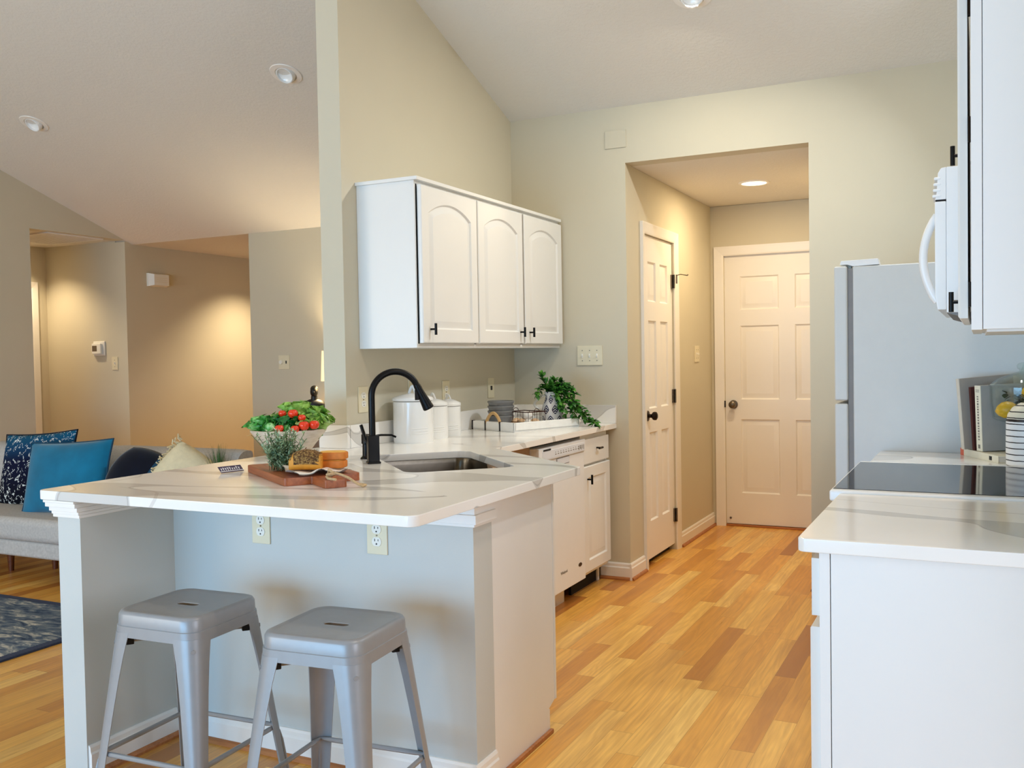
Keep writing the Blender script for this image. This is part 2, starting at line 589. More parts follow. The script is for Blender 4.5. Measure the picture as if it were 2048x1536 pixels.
def obj(name, mb, mat, parent=None, loc=(0, 0, 0), rotz=0.0, smooth=35, rot=None):
    me = bpy.data.meshes.new(name)
    me.from_pydata(mb.v, [], mb.f)
    bm = bmesh.new()
    bm.from_mesh(me)
    bmesh.ops.remove_doubles(bm, verts=bm.verts[:], dist=1e-6)
    bmesh.ops.recalc_face_normals(bm, faces=bm.faces[:])
    bm.to_mesh(me)
    bm.free()
    if smooth:
        me.shade_smooth()
        me.set_sharp_from_angle(angle=R(smooth))
    me.materials.append(M[mat] if isinstance(mat, str) else mat)
    o = bpy.data.objects.new(name, me)
    COL.objects.link(o)
    o.location = loc
    o.rotation_euler = rot if rot else (0, 0, rotz)
    if smooth == 35:
        w = o.modifiers.new('face_weighted_normals', 'WEIGHTED_NORMAL')
        w.keep_sharp = True
        w.weight = 90
    if parent:
        o.parent = parent
    return o


def tag(o, label, cat, group=None):
    o['label'] = label
    o['category'] = cat
    if group:
        o['group'] = group
    return o


def thing(name, label, cat, loc=(0, 0, 0), rotz=0.0, group=None, rot=None):
    o = bpy.data.objects.new(name, None)
    COL.objects.link(o)
    o.empty_display_size = 0.1
    o.location = loc
    o.rotation_euler = rot if rot else (0, 0, rotz)
    return tag(o, label, cat, group)


def struct(name, mb, mat, smooth=35):
    o = obj(name, mb, mat, None, smooth=smooth)
    o['kind'] = 'structure'
    return o


def struct_root(name, loc=(0, 0, 0), rotz=0.0):
    o = bpy.data.objects.new(name, None)
    COL.objects.link(o)
    o.location = loc
    o.rotation_euler = (0, 0, rotz)
    o['kind'] = 'structure'
    return o


def dup(root, loc, label=None, rotz=None, group=None):
    r = root.copy()
    COL.objects.link(r)
    r.location = loc
    if rotz is not None:
        r.rotation_euler = (0, 0, rotz)
    if label:
        r['label'] = label
    if group:
        r['group'] = group
    for ch in list(root.children):
        c = ch.copy()
        COL.objects.link(c)
        c.parent = r
        for g in list(ch.children):
            d = g.copy()
            COL.objects.link(d)
            d.parent = c
    return r


def words(name, text, size, mat, parent, loc, rot):
    cu = bpy.data.curves.new(name, 'FONT')
    cu.body = text
    cu.size = size
    cu.extrude = 0.0003
    cu.align_x = 'CENTER'
    cu.align_y = 'CENTER'
    cu.materials.append(M[mat])
    o = bpy.data.objects.new(name, cu)
    COL.objects.link(o)
    bpy.context.view_layer.update()
    me = bpy.data.meshes.new_from_object(o.evaluated_get(bpy.context.evaluated_depsgraph_get()))
    bpy.data.objects.remove(o)
    bpy.data.curves.remove(cu)
    o = bpy.data.objects.new(name, me)
    COL.objects.link(o)
    o.parent = parent
    o.location = loc
    o.rotation_euler = rot
    return o


SL = 0.363


def zc(y):
    return 2.736+SL*(5.19-y)


RIDGE = 0.4

# ------------------------------------------------------------------ the setting
struct('floor', MB().box(-9.6, 3.2, -2.8, 9.7, -0.06, 0), 'floor', smooth=0)


def slab_ceiling(name, x0, x1, y_low):
    zr = zc(RIDGE)
    p = [(y_low, zc(y_low)), (RIDGE, zr), (-2.75, zr-SL*(RIDGE+2.75)), (-2.75, zr-SL*(RIDGE+2.75)+0.1), (RIDGE, zr+0.1), (y_low, zc(y_low)+0.1)]
    return struct(name, MB().prism(p, 'x', x0, x1), 'ceiling', smooth=0)


slab_ceiling('ceiling_kitchen', -2.61, 3.2, 5.31)
slab_ceiling('ceiling_living', -7.0, -2.61, 6.17)
struct('ceiling_alcove', MB().box(-1.94, -0.68, 5.31, 7.22, 2.412, 2.47), 'ceiling', smooth=0)
struct('ceiling_foyer', MB().box(-6.98, -5.38, 6.17, 9.6, 2.38, 2.44), 'ceiling', smooth=0)
struct('ceiling_hall', MB().box(-8.03, -6.98, 4.4, 6.2, 2.412, 2.47), 'ceiling', smooth=0)


def wallx(name, x0, x1, y0, y1, z0=0.0, ztop=None, mat='wall'):
    """wall whose top follows the vault when ztop is None"""
    if ztop is None:
        p = [(y0, z0), (y1, z0), (y1, zc(y1)+0.02)]
        if y0 < RIDGE < y1:
            p.append((RIDGE, zc(RIDGE)+0.02))
        p.append((y0, (zc(y0) if y0 >= RIDGE else zc(RIDGE)-SL*(RIDGE-y0))+0.02))
        mb = MB().prism(p, 'x', x0, x1)
    else:
        mb = MB().box(x0, x1, y0, y1, z0, ztop)
    return struct(name, mb, mat, smooth=0)


# tall divider between kitchen and living room, with the half walls that carry the counter
wallx('wall_divider', -2.67, -2.55, 3.47, 6.17)
struct('wall_half_left', MB().box(-2.652, -2.55, 2.055, 3.47, 0, 0.884), 'halfwall', smooth=0)
struct('wall_half_front', MB().box(-2.55, -1.345, 2.44, 2.557, 0, 0.884), 'halfwall', smooth=0)
# far kitchen wall with the alcove opening
mb = MB().box(-2.55, -1.82, 5.19, 5.31, 0, 2.745).box(-1.82, -0.803, 5.19, 5.31, 2.412, 2.745).box(-0.803, 0.42, 5.19, 5.31, 0, 2.745)
struct('wall_far', mb, 'wall', smooth=0)
struct('wall_alcove_left', MB().box(-1.94, -1.82, 5.31, 5.507, 0, 2.41).box(-1.94, -1.82, 5.507, 6.122, 2.045, 2.41).box(-1.94, -1.82, 6.122, 7.22, 0, 2.41), 'wall', smooth=0)
struct('wall_alcove_right', MB().box(-0.803, -0.68, 5.31, 7.22, 0, 2.41), 'wall', smooth=0)
struct('wall_alcove_back', MB().box(-1.82, -1.722, 7.1, 7.22, 0, 2.41).box(-1.722, -0.803, 7.1, 7.22, 2.045, 2.41), 'wall', smooth=0)
wallx('wall_right', 0.30, 0.42, 1.98, 5.19)
# living room
wallx('wall_living_left', -6.98, -6.86, -2.72, 5.14)
mb = MB().prism([(5.14, 2.412), (6.086, 2.412), (6.086, zc(6.086)+0.02), (5.14, zc(5.14)+0.02)], 'x', -6.98, -6.86)
struct('wall_living_header', mb, 'wall', smooth=0)
struct('wall_foyer_left', MB().box(-6.98, -6.86, 6.086, 9.6, 0, 2.40), 'wall', smooth=0)
struct('wall_living_far', MB().box(-5.5, -2.55, 6.17, 6.29, 0, 2.42), 'wall', smooth=0)
struct('wall_foyer_right', MB().box(-5.5, -5.38, 6.29, 9.6, 0, 2.40), 'wall', smooth=0)
struct('wall_foyer_back', MB().box(-6.98, -5.38, 9.6, 9.7, 0, 2.42), 'wall', smooth=0)
struct('wall_hall_right', MB().box(-8.03, -6.98, 6.086, 6.2, 0, 2.42), 'wall', smooth=0)
struct('wall_hall_end', MB().box(-8.03, -7.91, 4.4, 6.086, 0, 2.42), 'wall', smooth=0)
struct('wall_hall_left', MB().box(-8.03, -6.98, 4.3, 4.4, 0, 2.47), 'wall', smooth=0)
# behind the camera: wall with the patio opening, dining room on the right
bt = zc(RIDGE)-SL*(RIDGE+2.6)+0.02
struct('wall_back', MB().box(-7.0, -4.4, -2.72, -2.6, 0, bt).box(-4.4, 0.0, -2.72, -2.6, 2.35, bt).box(0.0, 3.2, -2.72, -2.6, 0, bt), 'wall', smooth=0)
wallx('wall_dining_right', 3.0, 3.12, -2.72, 2.1)
wallx('wall_dining_far', 0.42, 3.12, 1.98, 2.1)


# baseboards ---------------------------------------------------------------
def baseboard(name, p0, p1, nx, ny, shoe=True, h=0.098, t=0.014):
    """p0->p1 along the wall foot, (nx,ny) points into the room"""
    prof = [(0, 0), (t, 0), (t, h-0.028), (t-0.004, h-0.022), (t-0.005, h-0.008), (t-0.009, h), (0, h)]
    a, b = Vector((*p0, 0)), Vector((*p1, 0))
    n = Vector((nx, ny, 0))
    e = (b-a).normalized()
    loops = [[tuple(q+n*u+Vector((0, 0, w))) for u, w in prof] for q in (a, b)]
    o = struct(name, MB().loft(loops), 'trim', smooth=0)
    if shoe:
        sp = [(t, 0), (t+0.013, 0), (t+0.012, 0.008), (t+0.008, 0.014), (t, 0.018)]
        loops = [[tuple(q+n*u+Vector((0, 0, w))) for u, w in sp] for q in (a, b)]
        obj('shoe_moulding', MB().loft(loops), 'shoe', o, smooth=0)
    return o


baseboard('baseboard_half_left', (-2.55, 2.06), (-2.55, 2.425), 1, 0)
baseboard('baseboard_half_front', (-2.55, 2.44), (-1.345, 2.44), 0, -1)
baseboard('baseboard_half_end', (-1.345, 2.426), (-1.345, 2.557), 1, 0, h=0.10)
baseboard('baseboard_far', (-2.0, 5.19), (-1.82, 5.19), 0, -1)
baseboard('baseboard_alcove_near', (-1.82, 5.176), (-1.82, 5.434), 1, 0)
baseboard('baseboard_alcove_left', (-1.82, 6.2), (-1.82, 7.1), 1, 0)
baseboard('baseboard_far_right', (-0.803, 5.19), (-0.47, 5.19), 0, -1)
baseboard('baseboard_alcove_right', (-0.803, 5.31), (-0.803, 7.1), -1, 0)
baseboard('baseboard_living_far', (-5.5, 6.17), (-2.67, 6.17), 0, -1)


# mouldings under the counter
def crown(front, z1, out):
    """stack of steps, wider towards the top: list of (drop from z1, projection)"""
    return None


mb = MB()
steps = [(0.876, 0.884, 0.030), (0.862, 0.876, 0.026), (0.848, 0.862, 0.018), (0.838, 0.848, 0.013), (0.828, 0.838, 0.010)]
for za, zb, d in steps:
    mb.box(-2.652-d, -2.541, 2.055-d, 2.43, za, zb, 0.0015)
struct('trim_1', mb, 'trim')
mb = MB()
for za, zb, d in [(0.850, 0.884, 0.012), (0.822, 0.850, 0.020), (0.812, 0.822, 0.010)]:
    mb.box(-1.56, -1.345+d, 2.44-d, 2.557, za, zb, 0.0015)
struct('trim_2', mb, 'trim')


# ------------------------------------------------------------------ doors (setting)
def panel_face(xs, zs, cells, t=0.035, groove=0.011):
    """front face at y=0 (looking towards -y) of a slab with sunk and raised panels; slab goes back to y=t"""
    mb = MB()
    for i in range(len(xs)-1):
        for j in range(len(zs)-1):
            x0, x1, z0, z1 = xs[i], xs[i+1], zs[j], zs[j+1]
            if (i, j) in cells:
                loops = []
                for d, y in ((0, 0), (0.009, groove), (0.015, groove), (0.042, 0.0025), (0.045, 0.0022)):
                    dx = min(d, (x1-x0)/2-0.004)
                    loops.append([(x0+dx, y, z0+d), (x1-dx, y, z0+d), (x1-dx, y, z1-d), (x0+dx, y, z1-d)])
                mb.loft(loops, (False, True))
            else:
                mb.add([(x0, 0, z0), (x1, 0, z0), (x1, 0, z1), (x0, 0, z1)], [(0, 1, 2, 3)])
    a, b, c, d = xs[0], xs[-1], zs[0], zs[-1]
    mb.add([(a, 0, c), (b, 0, c), (b, 0, d), (a, 0, d), (a, t, c), (b, t, c), (b, t, d), (a, t, d)],
           [(0, 1, 5, 4), (1, 2, 6, 5), (2, 3, 7, 6), (3, 0, 4, 7), (4, 5, 6, 7)])
    return mb


def six_panel(w, h):
    st = 0.115 if w > 0.8 else 0.105
    mid = 0.115 if w > 0.8 else 0.085
    pw = (w-2*st-mid)/2
    xs = [0, st, st+pw, st+pw+mid, w-st, w]
    k = h/2.03
    zs = [0, 0.235*k, 0.795*k, 0.945*k, 1.50*k, 1.62*k, 1.87*k, h]
    cells = {(i, j) for i in (1, 3) for j in (1, 3, 5)}
    return panel_face(xs, zs, cells)


def casing(w, h, cw=0.07, t=0.018):
    mb = MB()
    prof = [(0, 0), (cw, 0), (cw, t), (cw-0.012, t), (cw-0.02, t*0.8), (0.014, t*0.62), (0.006, t*0.5), (0, t*0.35)]
    # inner edge = 0 .. outer edge = cw
    def side(pts):
        loops = []
        for (ix, iz), (ox, oz) in pts:
            loops.append([(ix+(ox-ix)*u/cw, -d, iz+(oz-iz)*u/cw) for u, d in prof])
        mb.loft(loops)
    side([((0, 0), (-cw, 0)), ((0, h), (-cw, h+cw))])
    side([((0, h), (-cw, h+cw)), ((w, h), (w+cw, h+cw))])
    side([((w, h), (w+cw, h+cw)), ((w, 0), (w+cw, 0))])
    return mb


def knob_mb(ln=0.062, r=0.027):
    return MB().lathe([(0.001, 0), (0.031, 0), (0.033, -0.003), (0.030, -0.008), (0.013, -0.012), (0.011, -0.026), (0.016, -0.032), (r*0.9, -0.038), (r, -0.048), (r*0.93, -0.058), (r*0.6, -0.064), (0.001, -0.066)], 24, axis='y')


# door_1: the six-panel door at the end of the alcove, front looks towards -y
d1 = struct_root('door_1', (-1.722, 7.1, 0))
obj('slab', six_panel(0.914, 2.02), 'trim', d1, loc=(0, 0.02, 0.018))
obj('casing', casing(0.917, 2.036), 'trim', d1)
obj('threshold', MB().box(0, 0.917, 0.0, 0.1, 0, 0.014, 0.003), 'shoe', d1)
obj('jamb', MB().box(-0.001, 0.917, 0.055, 0.1, 0.0, 2.036), 'dark', d1)
obj('knob', knob_mb(), 'nickel', d1, loc=(0.06, 0.02, 0.92))
obj('strike_plate', MB().box(0.0, 0.01, -0.02, -0.016, 0.9, 0.95, 0.001), 'bronze', d1)
obj('door_bumper', MB().lathe([(0.001, 0), (0.008, 0), (0.008, -0.006), (0.001, -0.008)], 12, axis='y'), 'nickel', d1, loc=(0.03, 0.02, 0.06))
# door_2: narrow six-panel closet door in the alcove's left wall, front looks towards +x
d2 = struct_root('door_2', (-1.82, 5.507, 0), R(90))
obj('slab', six_panel(0.615, 2.0), 'trim', d2, loc=(0, 0.012, 0.042))
obj('casing', casing(0.615, 2.045, 0.066), 'trim', d2)
obj('jamb', MB().box(0, 0.615, 0.05, 0.1, 0.0, 2.045), 'dark', d2)
obj('knob', knob_mb(), 'bronze', d2, loc=(0.062, 0.012, 0.932))
for hz in (0.235, 1.03, 1.79):
    obj('hinge', MB().tube([(0.610, -0.004, hz-0.045), (0.610, -0.004, hz+0.045)], 0.007, 8).box(0.588, 0.609, 0.002, 0.013, hz-0.044, hz+0.044), 'nickel', d2)
mb = MB().box(0.60, 0.622, -0.026, -0.02, 1.775, 1.835, 0.002)
mb.tube([(0.61, -0.024, 1.83), (0.612, -0.05, 1.835), (0.613, -0.075, 1.83), (0.613, -0.095, 1.826), (0.613, -0.1, 1.832)], [0.003, 0.003, 0.003, 0.004, 0.005], 8)
obj('hook_latch', mb, 'nickel', d2)
# door_3: casing of the door at the end of the hall (front looks towards +x)
d3 = struct_root('door_3', (-7.91, 5.16, 0), R(90))
obj('casing', casing(0.762, 2.02, 0.06), 'trim', d3)
obj('slab', MB().box(0, 0.762, -0.006, 0.0, 0.01, 2.02), 'trim', d3)


# ------------------------------------------------------------------ cabinet parts
def arch_loop(w, h, d, arch, inset=0.062):
    """closed outline of the panel inset by d, arch = rise of the top (0 = flat)"""
    x0, x1, z0 = inset+d, w-inset-d, inset+d
    pts = [(x0, z0), (x1, z0)]
    zt = h-inset-d
    if arch <= 0:
        n = 2
        return pts+[(x1, zt), (x0, zt)]
    W0 = (w-2*inset)/2
    rad = (W0*W0+arch*arch)/(2*arch)
    cz = h-inset-rad
    rd = rad-d
    hw = (x1-x0)/2
    a = math.asin(min(1, hw/rd))
    n = 14
    top = []
    for k in range(n+1):
        t = a-2*a*k/n
        top.append((w/2+rd*math.sin(t), cz+rd*math.cos(t)))
    return pts+top


def cab_door(w, h, arch=0.055, t=0.02):
    """raised-panel cabinet door, front at y=0 looking towards -y, lower left corner at origin"""
    mb = MB()
    L0 = arch_loop(w, h, 0, arch)
    if arch > 0:
        n = len(L0)-2
        outer = [(0.004, 0.004), (w-0.004, 0.004)]
        for k in range(n):
            u = k/(n-1)
            outer.append((w-0.004-(w-0.008)*u, h-0.004))
    else:
        outer = [(0.004, 0.004), (w-0.004, 0.004), (w-0.004, h-0.004), (0.004, h-0.004)]

    def grow(lp, e):
        return [(0 if abs(x-0.004) < 1e-6 else (w if abs(x-w+0.004) < 1e-6 else x), 0 if abs(z-0.004) < 1e-6 else (h if abs(z-h+0.004) < 1e-6 else z)) for x, z in lp]
    out2 = grow(outer, 0.004)
    seq = [(out2, t), (out2, 0.004), (outer, 0.0), (L0, 0.0), (arch_loop(w, h, 0.007, arch), 0.0085), (arch_loop(w, h, 0.014, arch), 0.0085), (arch_loop(w, h, 0.036, arch), 0.001), (arch_loop(w, h, 0.039, arch), 0.0007)]
    loops = [[(x, y, z) for x, z in lp] for lp, y in seq]
    mb.loft(loops, (True, True))
    return mb


def tknob(vertical=True, ln=0.052):
    mb = MB().tube([(0, 0, 0), (0, -0.024, 0)], 0.0048, 10)
    a, b = ((0, -0.027, -ln/2), (0, -0.027, ln/2)) if vertical else ((-ln/2, -0.027, 0), (ln/2, -0.027, 0))
    mb.tube([a, b], 0.0062, 12)
    return mb


# wall cabinet on the divider: local x runs along world +y, front faces world +x
uc = thing('wall_cabinet', 'white three-door wall cabinet with arched panels over the canisters', 'cabinet', (-2.22, 3.58, 1.36), R(90))
# local: x = world y - 3.58, y = -(world x + 2.22) -> back at y=0.33
obj('body', MB().box(0, 1.595, 0.02, 0.329, 0, 0.742, 0.001), 'cab', uc)
obj('face_frame', MB().box(-0.001, 0.02, 0.0195, 0.03, 0.0, 0.742, 0.001).box(0.02, 1.595, 0.0195, 0.03, 0, 0.016, 0.001), 'cab', uc)
obj('top_moulding', MB().box(-0.012, 1.597, -0.002, 0.329, 0.742, 0.758, 0.002), 'cab', uc)
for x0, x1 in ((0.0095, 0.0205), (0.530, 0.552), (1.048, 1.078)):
    obj('gap_shade_strip', MB().box(x0, x1, 0.0188, 0.0193, 0.018, 0.728), 'dark', uc)  # thin dark strips stand in for the shade between doors and frame
for x0, x1, hx in ((0.016, 0.535, 0.062), (0.545, 1.052, 0.462), (1.074, 1.585, 0.05)):
    dd = obj('door', cab_door(x1-x0, 0.703), 'cab', uc, loc=(x0, -0.006, 0.021))
    obj('handle', tknob(), 'black', dd, loc=(hx, 0, 0.062))

# base cabinet beside the dishwasher
bc = thing('base_cabinet', 'white base cabinet with one drawer and door between dishwasher and far wall', 'cabinet', (-1.92, 4.735, 0), R(90))
obj('body', MB().box(0.0, 0.40, 0.02, 0.62, 0.104, 0.883, 0.001), 'cab', bc)
dr = obj('drawer', panel_face([0, 0.38], [0, 0.133], set(), 0.02), 'cab', bc, loc=(0.005, 0, 0.72))
obj('handle', tknob(False), 'black', dr, loc=(0.19, 0, 0.075))
dd = obj('door', cab_door(0.40, 0.58, 0), 'cab', bc, loc=(-0.002, -0.002, 0.125))
obj('handle', tknob(), 'black', dd, loc=(0.05, 0, 0.51))
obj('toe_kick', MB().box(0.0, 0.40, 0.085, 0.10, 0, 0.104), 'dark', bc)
obj('toe_end', MB().box(0.375, 0.40, 0.075, 0.085, 0, 0.104), 'cab', bc)

# dishwasher
dw = thing('dishwasher', 'white built-in dishwasher with control strip and recessed handle', 'dishwasher', (-1.915, 4.133, 0), R(90))
obj('tub', MB().box(0.006, 0.592, 0.07, 0.60, 0.10, 0.855), 'dark', dw)
obj('door', MB().box(0.0, 0.598, 0.0, 0.065, 0.105, 0.795, 0.004), 'appl', dw)
cp = obj('control_panel', MB().box(0.0, 0.598, -0.008, 0.07, 0.797, 0.862, 0.004), 'appl', dw)
obj('control_strip', MB().box(0.04, 0.585, -0.0095, -0.007, 0.803, 0.845, 0.001), 'control', cp)
mb = MB()
for k in range(5):
    mb.box(0.05+k*0.018, 0.064+k*0.018, -0.011, -0.0090, 0.846, 0.854)
obj('lettering', mb, 'ink', cp)
mb = MB()
for k in range(11):
    x = 0.19+k*0.033
    mb.box(x, x+0.016, -0.0103, -0.0090, 0.818, 0.822)
    mb.box(x+0.003, x+0.009, -0.0103, -0.0090, 0.828, 0.832)
for k in range(5):
    mb.box(0.50+k*0.017, 0.506+k*0.017, -0.0103, -0.009, 0.81+0.004*(k % 2), 0.835)
obj('button_marks', mb, 'lettering', cp)
hb = obj('handle_recess', MB().box(0.225, 0.39, -0.0015, 0.001, 0.757, 0.793, 0.001), 'gasket', dw)
obj('recess_scoop', MB().prism([(-0.0025, 0.760), (-0.0025, 0.775), (-0.0018, 0.790), (-0.0018, 0.760)], 'x', 0.232, 0.386), 'control', hb)
words('lettering', 'Whirlpool', 0.021, 'lettering', dw, (0.30, -0.001, 0.20), (R(90), 0, 0))
obj('badge', MB().lathe([(0.001, -0.001), (0.018, -0.001), (0.02, 0.001)], 20, c=(0, 0, 0), axis='y', mat=Matrix.Diagonal((1.2, 1, 0.55, 1))), 'bronze', dw, loc=(0.52, -0.001, 0.195))
obj('toe_panel', MB().box(0.28, 0.47, 0.075, 0.09, 0.0, 0.104), 'cabside', dw)

# corner sink cabinet that fills the peninsula
CT = 0.914
cb = thing('sink_cabinet', 'white corner base cabinet under the sink with plain peninsula end panel', 'cabinet', (0, 0, 0))
inner = [(-1.345, 2.56), (-1.345, 3.02), (-1.945, 3.70), (-1.945, 4.125)]
mb = MB()
mb.prism([(2.558, 0.0), (2.958, 0.0), (2.958, 0.085), (3.012, 0.105), (3.012, 0.884), (2.558, 0.884)], 'x', -1.363, -1.345, 0.0008)
obj('end_panel', mb, 'cabside', cb)
obj('toe_return', MB().box(-1.362, -1.347, 2.945, 2.975, 0, 0.082, 0.001), 'cabside', cb)
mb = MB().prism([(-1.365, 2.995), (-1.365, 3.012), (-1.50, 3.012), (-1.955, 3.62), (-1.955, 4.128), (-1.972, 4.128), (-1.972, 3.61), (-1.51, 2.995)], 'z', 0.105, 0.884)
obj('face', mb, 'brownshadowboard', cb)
obj('edge_stile', MB().box(-1.362, -1.343, 3.012, 3.026, 0.105, 0.884, 0.001), 'cab', cb)
obj('toe_kick', MB().prism([(-1.363, 2.93), (-1.363, 2.945), (-1.56, 2.945), (-2.03, 3.57), (-2.03, 4.128), (-2.04, 4.128), (-2.04, 3.56), (-1.57, 2.93)], 'z', 0, 0.104), 'cabside', cb)
obj('back_panel', MB().box(-2.548, -2.54, 2.56, 4.12, 0.1, 0.882), 'cabside', cb)
obj('shoe_moulding', MB().box(-1.345, -1.332, 2.59, 2.975, 0, 0.016, 0.003), 'shoe', cb)


# ------------------------------------------------------------------ countertops
def rounded(poly, rads, n=6):
    out = []
    N = len(poly)
    for i in range(N):
        p = Vector(poly[i])
        r = rads[i]
        if r <= 0:
            out.append(tuple(p))
            continue
        a = (Vector(poly[i-1])-p).normalized()
        b = (Vector(poly[(i+1) % N])-p).normalized()
        ang = a.angle(b)
        d = r/math.tan(ang/2)
        c = p+(a+b).normalized()*(r/math.sin(ang/2))
        s0, s1 = p+a*d-c, p+b*d-c
        a0 = math.atan2(s0.y, s0.x)
        da = math.atan2(s1.y, s1.x)-a0
        while da > PI:
            da -= 2*PI
        while da < -PI:
            da += 2*PI
        for k in range(n+1):
            t = a0+da*k/n
            out.append((c.x+r*math.cos(t), c.y+r*math.sin(t)))
    return out


def uv(u, v):
    q = math.sqrt(0.5)
    return ((u+v)*q, (v-u)*q)


SINK = [uv(-3.90, 0.70), uv(-3.24, 0.70), uv(-3.24, 1.11), uv(-3.90, 1.11)]
sink_loop = rounded(SINK, [0.055]*4, 6)
outer = rounded([(-2.71, 2.025), (-1.287, 2.025), (-1.287, 3.142), (-1.895, 3.66), (-1.895, 5.189), (-2.549, 5.189), (-2.549, 3.466), (-2.71, 3.466)],
                [0.025, 0.03, 0.006, 0.02, 0.0, 0, 0, 0.01], 6)


def slab_with_hole(outer, hole, z0, z1, e=0.003):
    bm = bmesh.new()

    def ring(lp, z):
        vs = [bm.verts.new((x, y, z)) for x, y in lp]
        es = [bm.edges.new((vs[i], vs[(i+1) % len(vs)])) for i in range(len(vs))]
        return vs, es
    rings = []
    for z in (z1, z0):
        es = []
        loops = []
        for lp in (outer, hole):
            if lp is None:
                continue
            vs, ee = ring(lp, z)
            loops.append(vs)
            es += ee
        bmesh.ops.triangle_fill(bm, use_beauty=True, edges=es)
        rings.append(loops)
    for a, b in zip(*rings):
        for i in range(len(a)):
            j = (i+1) % len(a)
            bm.faces.new((a[i], a[j], b[j], b[i]))
    bmesh.ops.recalc_face_normals(bm, faces=bm.faces[:])
    edges = [ed for ed in bm.edges if ed.is_manifold and ed.calc_face_angle(0) > 1.0 and abs(ed.verts[0].co.z-ed.verts[1].co.z) < 1e-6]
    bmesh.ops.bevel(bm, geom=edges, offset=e, segments=2, profile=0.5, affect='EDGES')
    return MB().bm(bm)


ct = thing('countertop', 'white quartz L-shaped countertop with grey veins holding the sink', 'countertop', (0, 0, 0))
obj('slab', slab_with_hole(outer, sink_loop, 0.884, CT), 'quartz', ct)
tag(obj('backsplash', MB().box(-2.549, -2.529, 3.47, 5.189, CT, 1.018, 0.002), 'quartz'), 'low quartz backsplash strip along the divider wall behind the canisters', 'backsplash')
tag(obj('backsplash', MB().box(-2.529, -1.893, 5.169, 5.189, CT, 1.02, 0.002), 'quartz'), 'low quartz backsplash strip on the far wall behind the trailing plant', 'backsplash')
tag(obj('backsplash', MB().box(-2.69, -2.531, 3.448, 3.468, CT, 1.018, 0.002), 'quartz'), 'short quartz backsplash block capping the end of the divider wall', 'backsplash')

sk = thing('sink', 'undermount stainless steel sink bowl set diagonally in the counter', 'sink', (*uv(-3.57, 0.905), 0.884))
c0 = Vector(uv(-3.57, 0.905))
def sk_loop(grow, r, z):
    p = []
    for (x, y) in SINK:
        q = Vector((x, y))-c0
        L = q.length
        p.append(tuple(q*(1+grow/L*1.3)))
    return [(x, y, z) for x, y in rounded(p, [r]*4, 6)]
loops = [sk_loop(0.02, 0.06, -0.001), sk_loop(0.004, 0.06, -0.001), sk_loop(0.0, 0.06, -0.02), sk_loop(-0.012, 0.065, -0.17), sk_loop(-0.035, 0.07, -0.195), sk_loop(-0.20, 0.03, -0.2)]
obj('bowl', MB().loft(loops, (False, True)), 'steel', sk)
obj('drain', MB().lathe([(0.001, -0.196), (0.03, -0.196), (0.042, -0.1985), (0.045, -0.2)], 24), 'steel', sk)

# faucet, spout reaches towards the sink
fa = thing('faucet', 'matte black gooseneck pull-down kitchen faucet behind the sink', 'faucet', (-2.084, 3.0, CT), R(45))
obj('base', MB().box(-0.0255, 0.0255, -0.0255, 0.0255, 0, 0.008, 0.003).box(-0.0215, 0.0215, -0.0215, 0.0215, 0.006, 0.108, 0.003), 'black', fa)
path = [(-0.002, 0, 0.1)]+[(-0.002, 0, 0.1+0.157*k/6) for k in range(1, 7)]
ar = 0.093
for k in range(1, 25):
    t = PI-PI*0.87*k/24
    path.append((-0.002+ar+ar*math.cos(t), 0, 0.257+ar*math.sin(t)))
obj('spout', MB().tube(path, 0.0128, 16), 'black', fa)
p_, q_ = Vector(path[-1]), (Vector(path[-1])-Vector(path[-2])).normalized()
hd = [p_-q_*0.004, p_+q_*0.004, p_+q_*0.03, p_+q_*0.07, p_+q_*0.098, p_+q_*0.102]
sp = obj('spray_head', MB().tube(hd, [0.0132, 0.0145, 0.0155, 0.0195, 0.0225, 0.020], 18), 'black', fa)
b_ = p_+q_*0.03
obj('spray_button', MB().box(-0.004, 0.012, -0.006, 0.006, -0.03, 0.012, 0.002, mat=Matrix.Translation(b_+Vector((-0.018, 0, 0)))), 'black', sp)
obj('lever', MB().tube([(-0.012, 0.015, 0.075), (-0.022, 0.03, 0.088), (-0.036, 0.052, 0.145)], [0.008, 0.0075, 0.0068], 12), 'black', fa)
so = thing('soap_dispenser', 'short black soap pump with curved spout behind the faucet', 'soap dispenser', (-2.205, 3.13, CT))
obj('base', MB().lathe([(0.001, 0), (0.026, 0), (0.026, 0.004), (0.018, 0.012), (0.017, 0.06), (0.021, 0.062), (0.021, 0.098), (0.001, 0.1)], 24), 'black', so)
obj('spout', MB().tube([(0.0, 0, 0.088), (0.05, 0.03, 0.094), (0.085, 0.052, 0.093), (0.1, 0.062, 0.084)], 0.0042, 8), 'black', so)

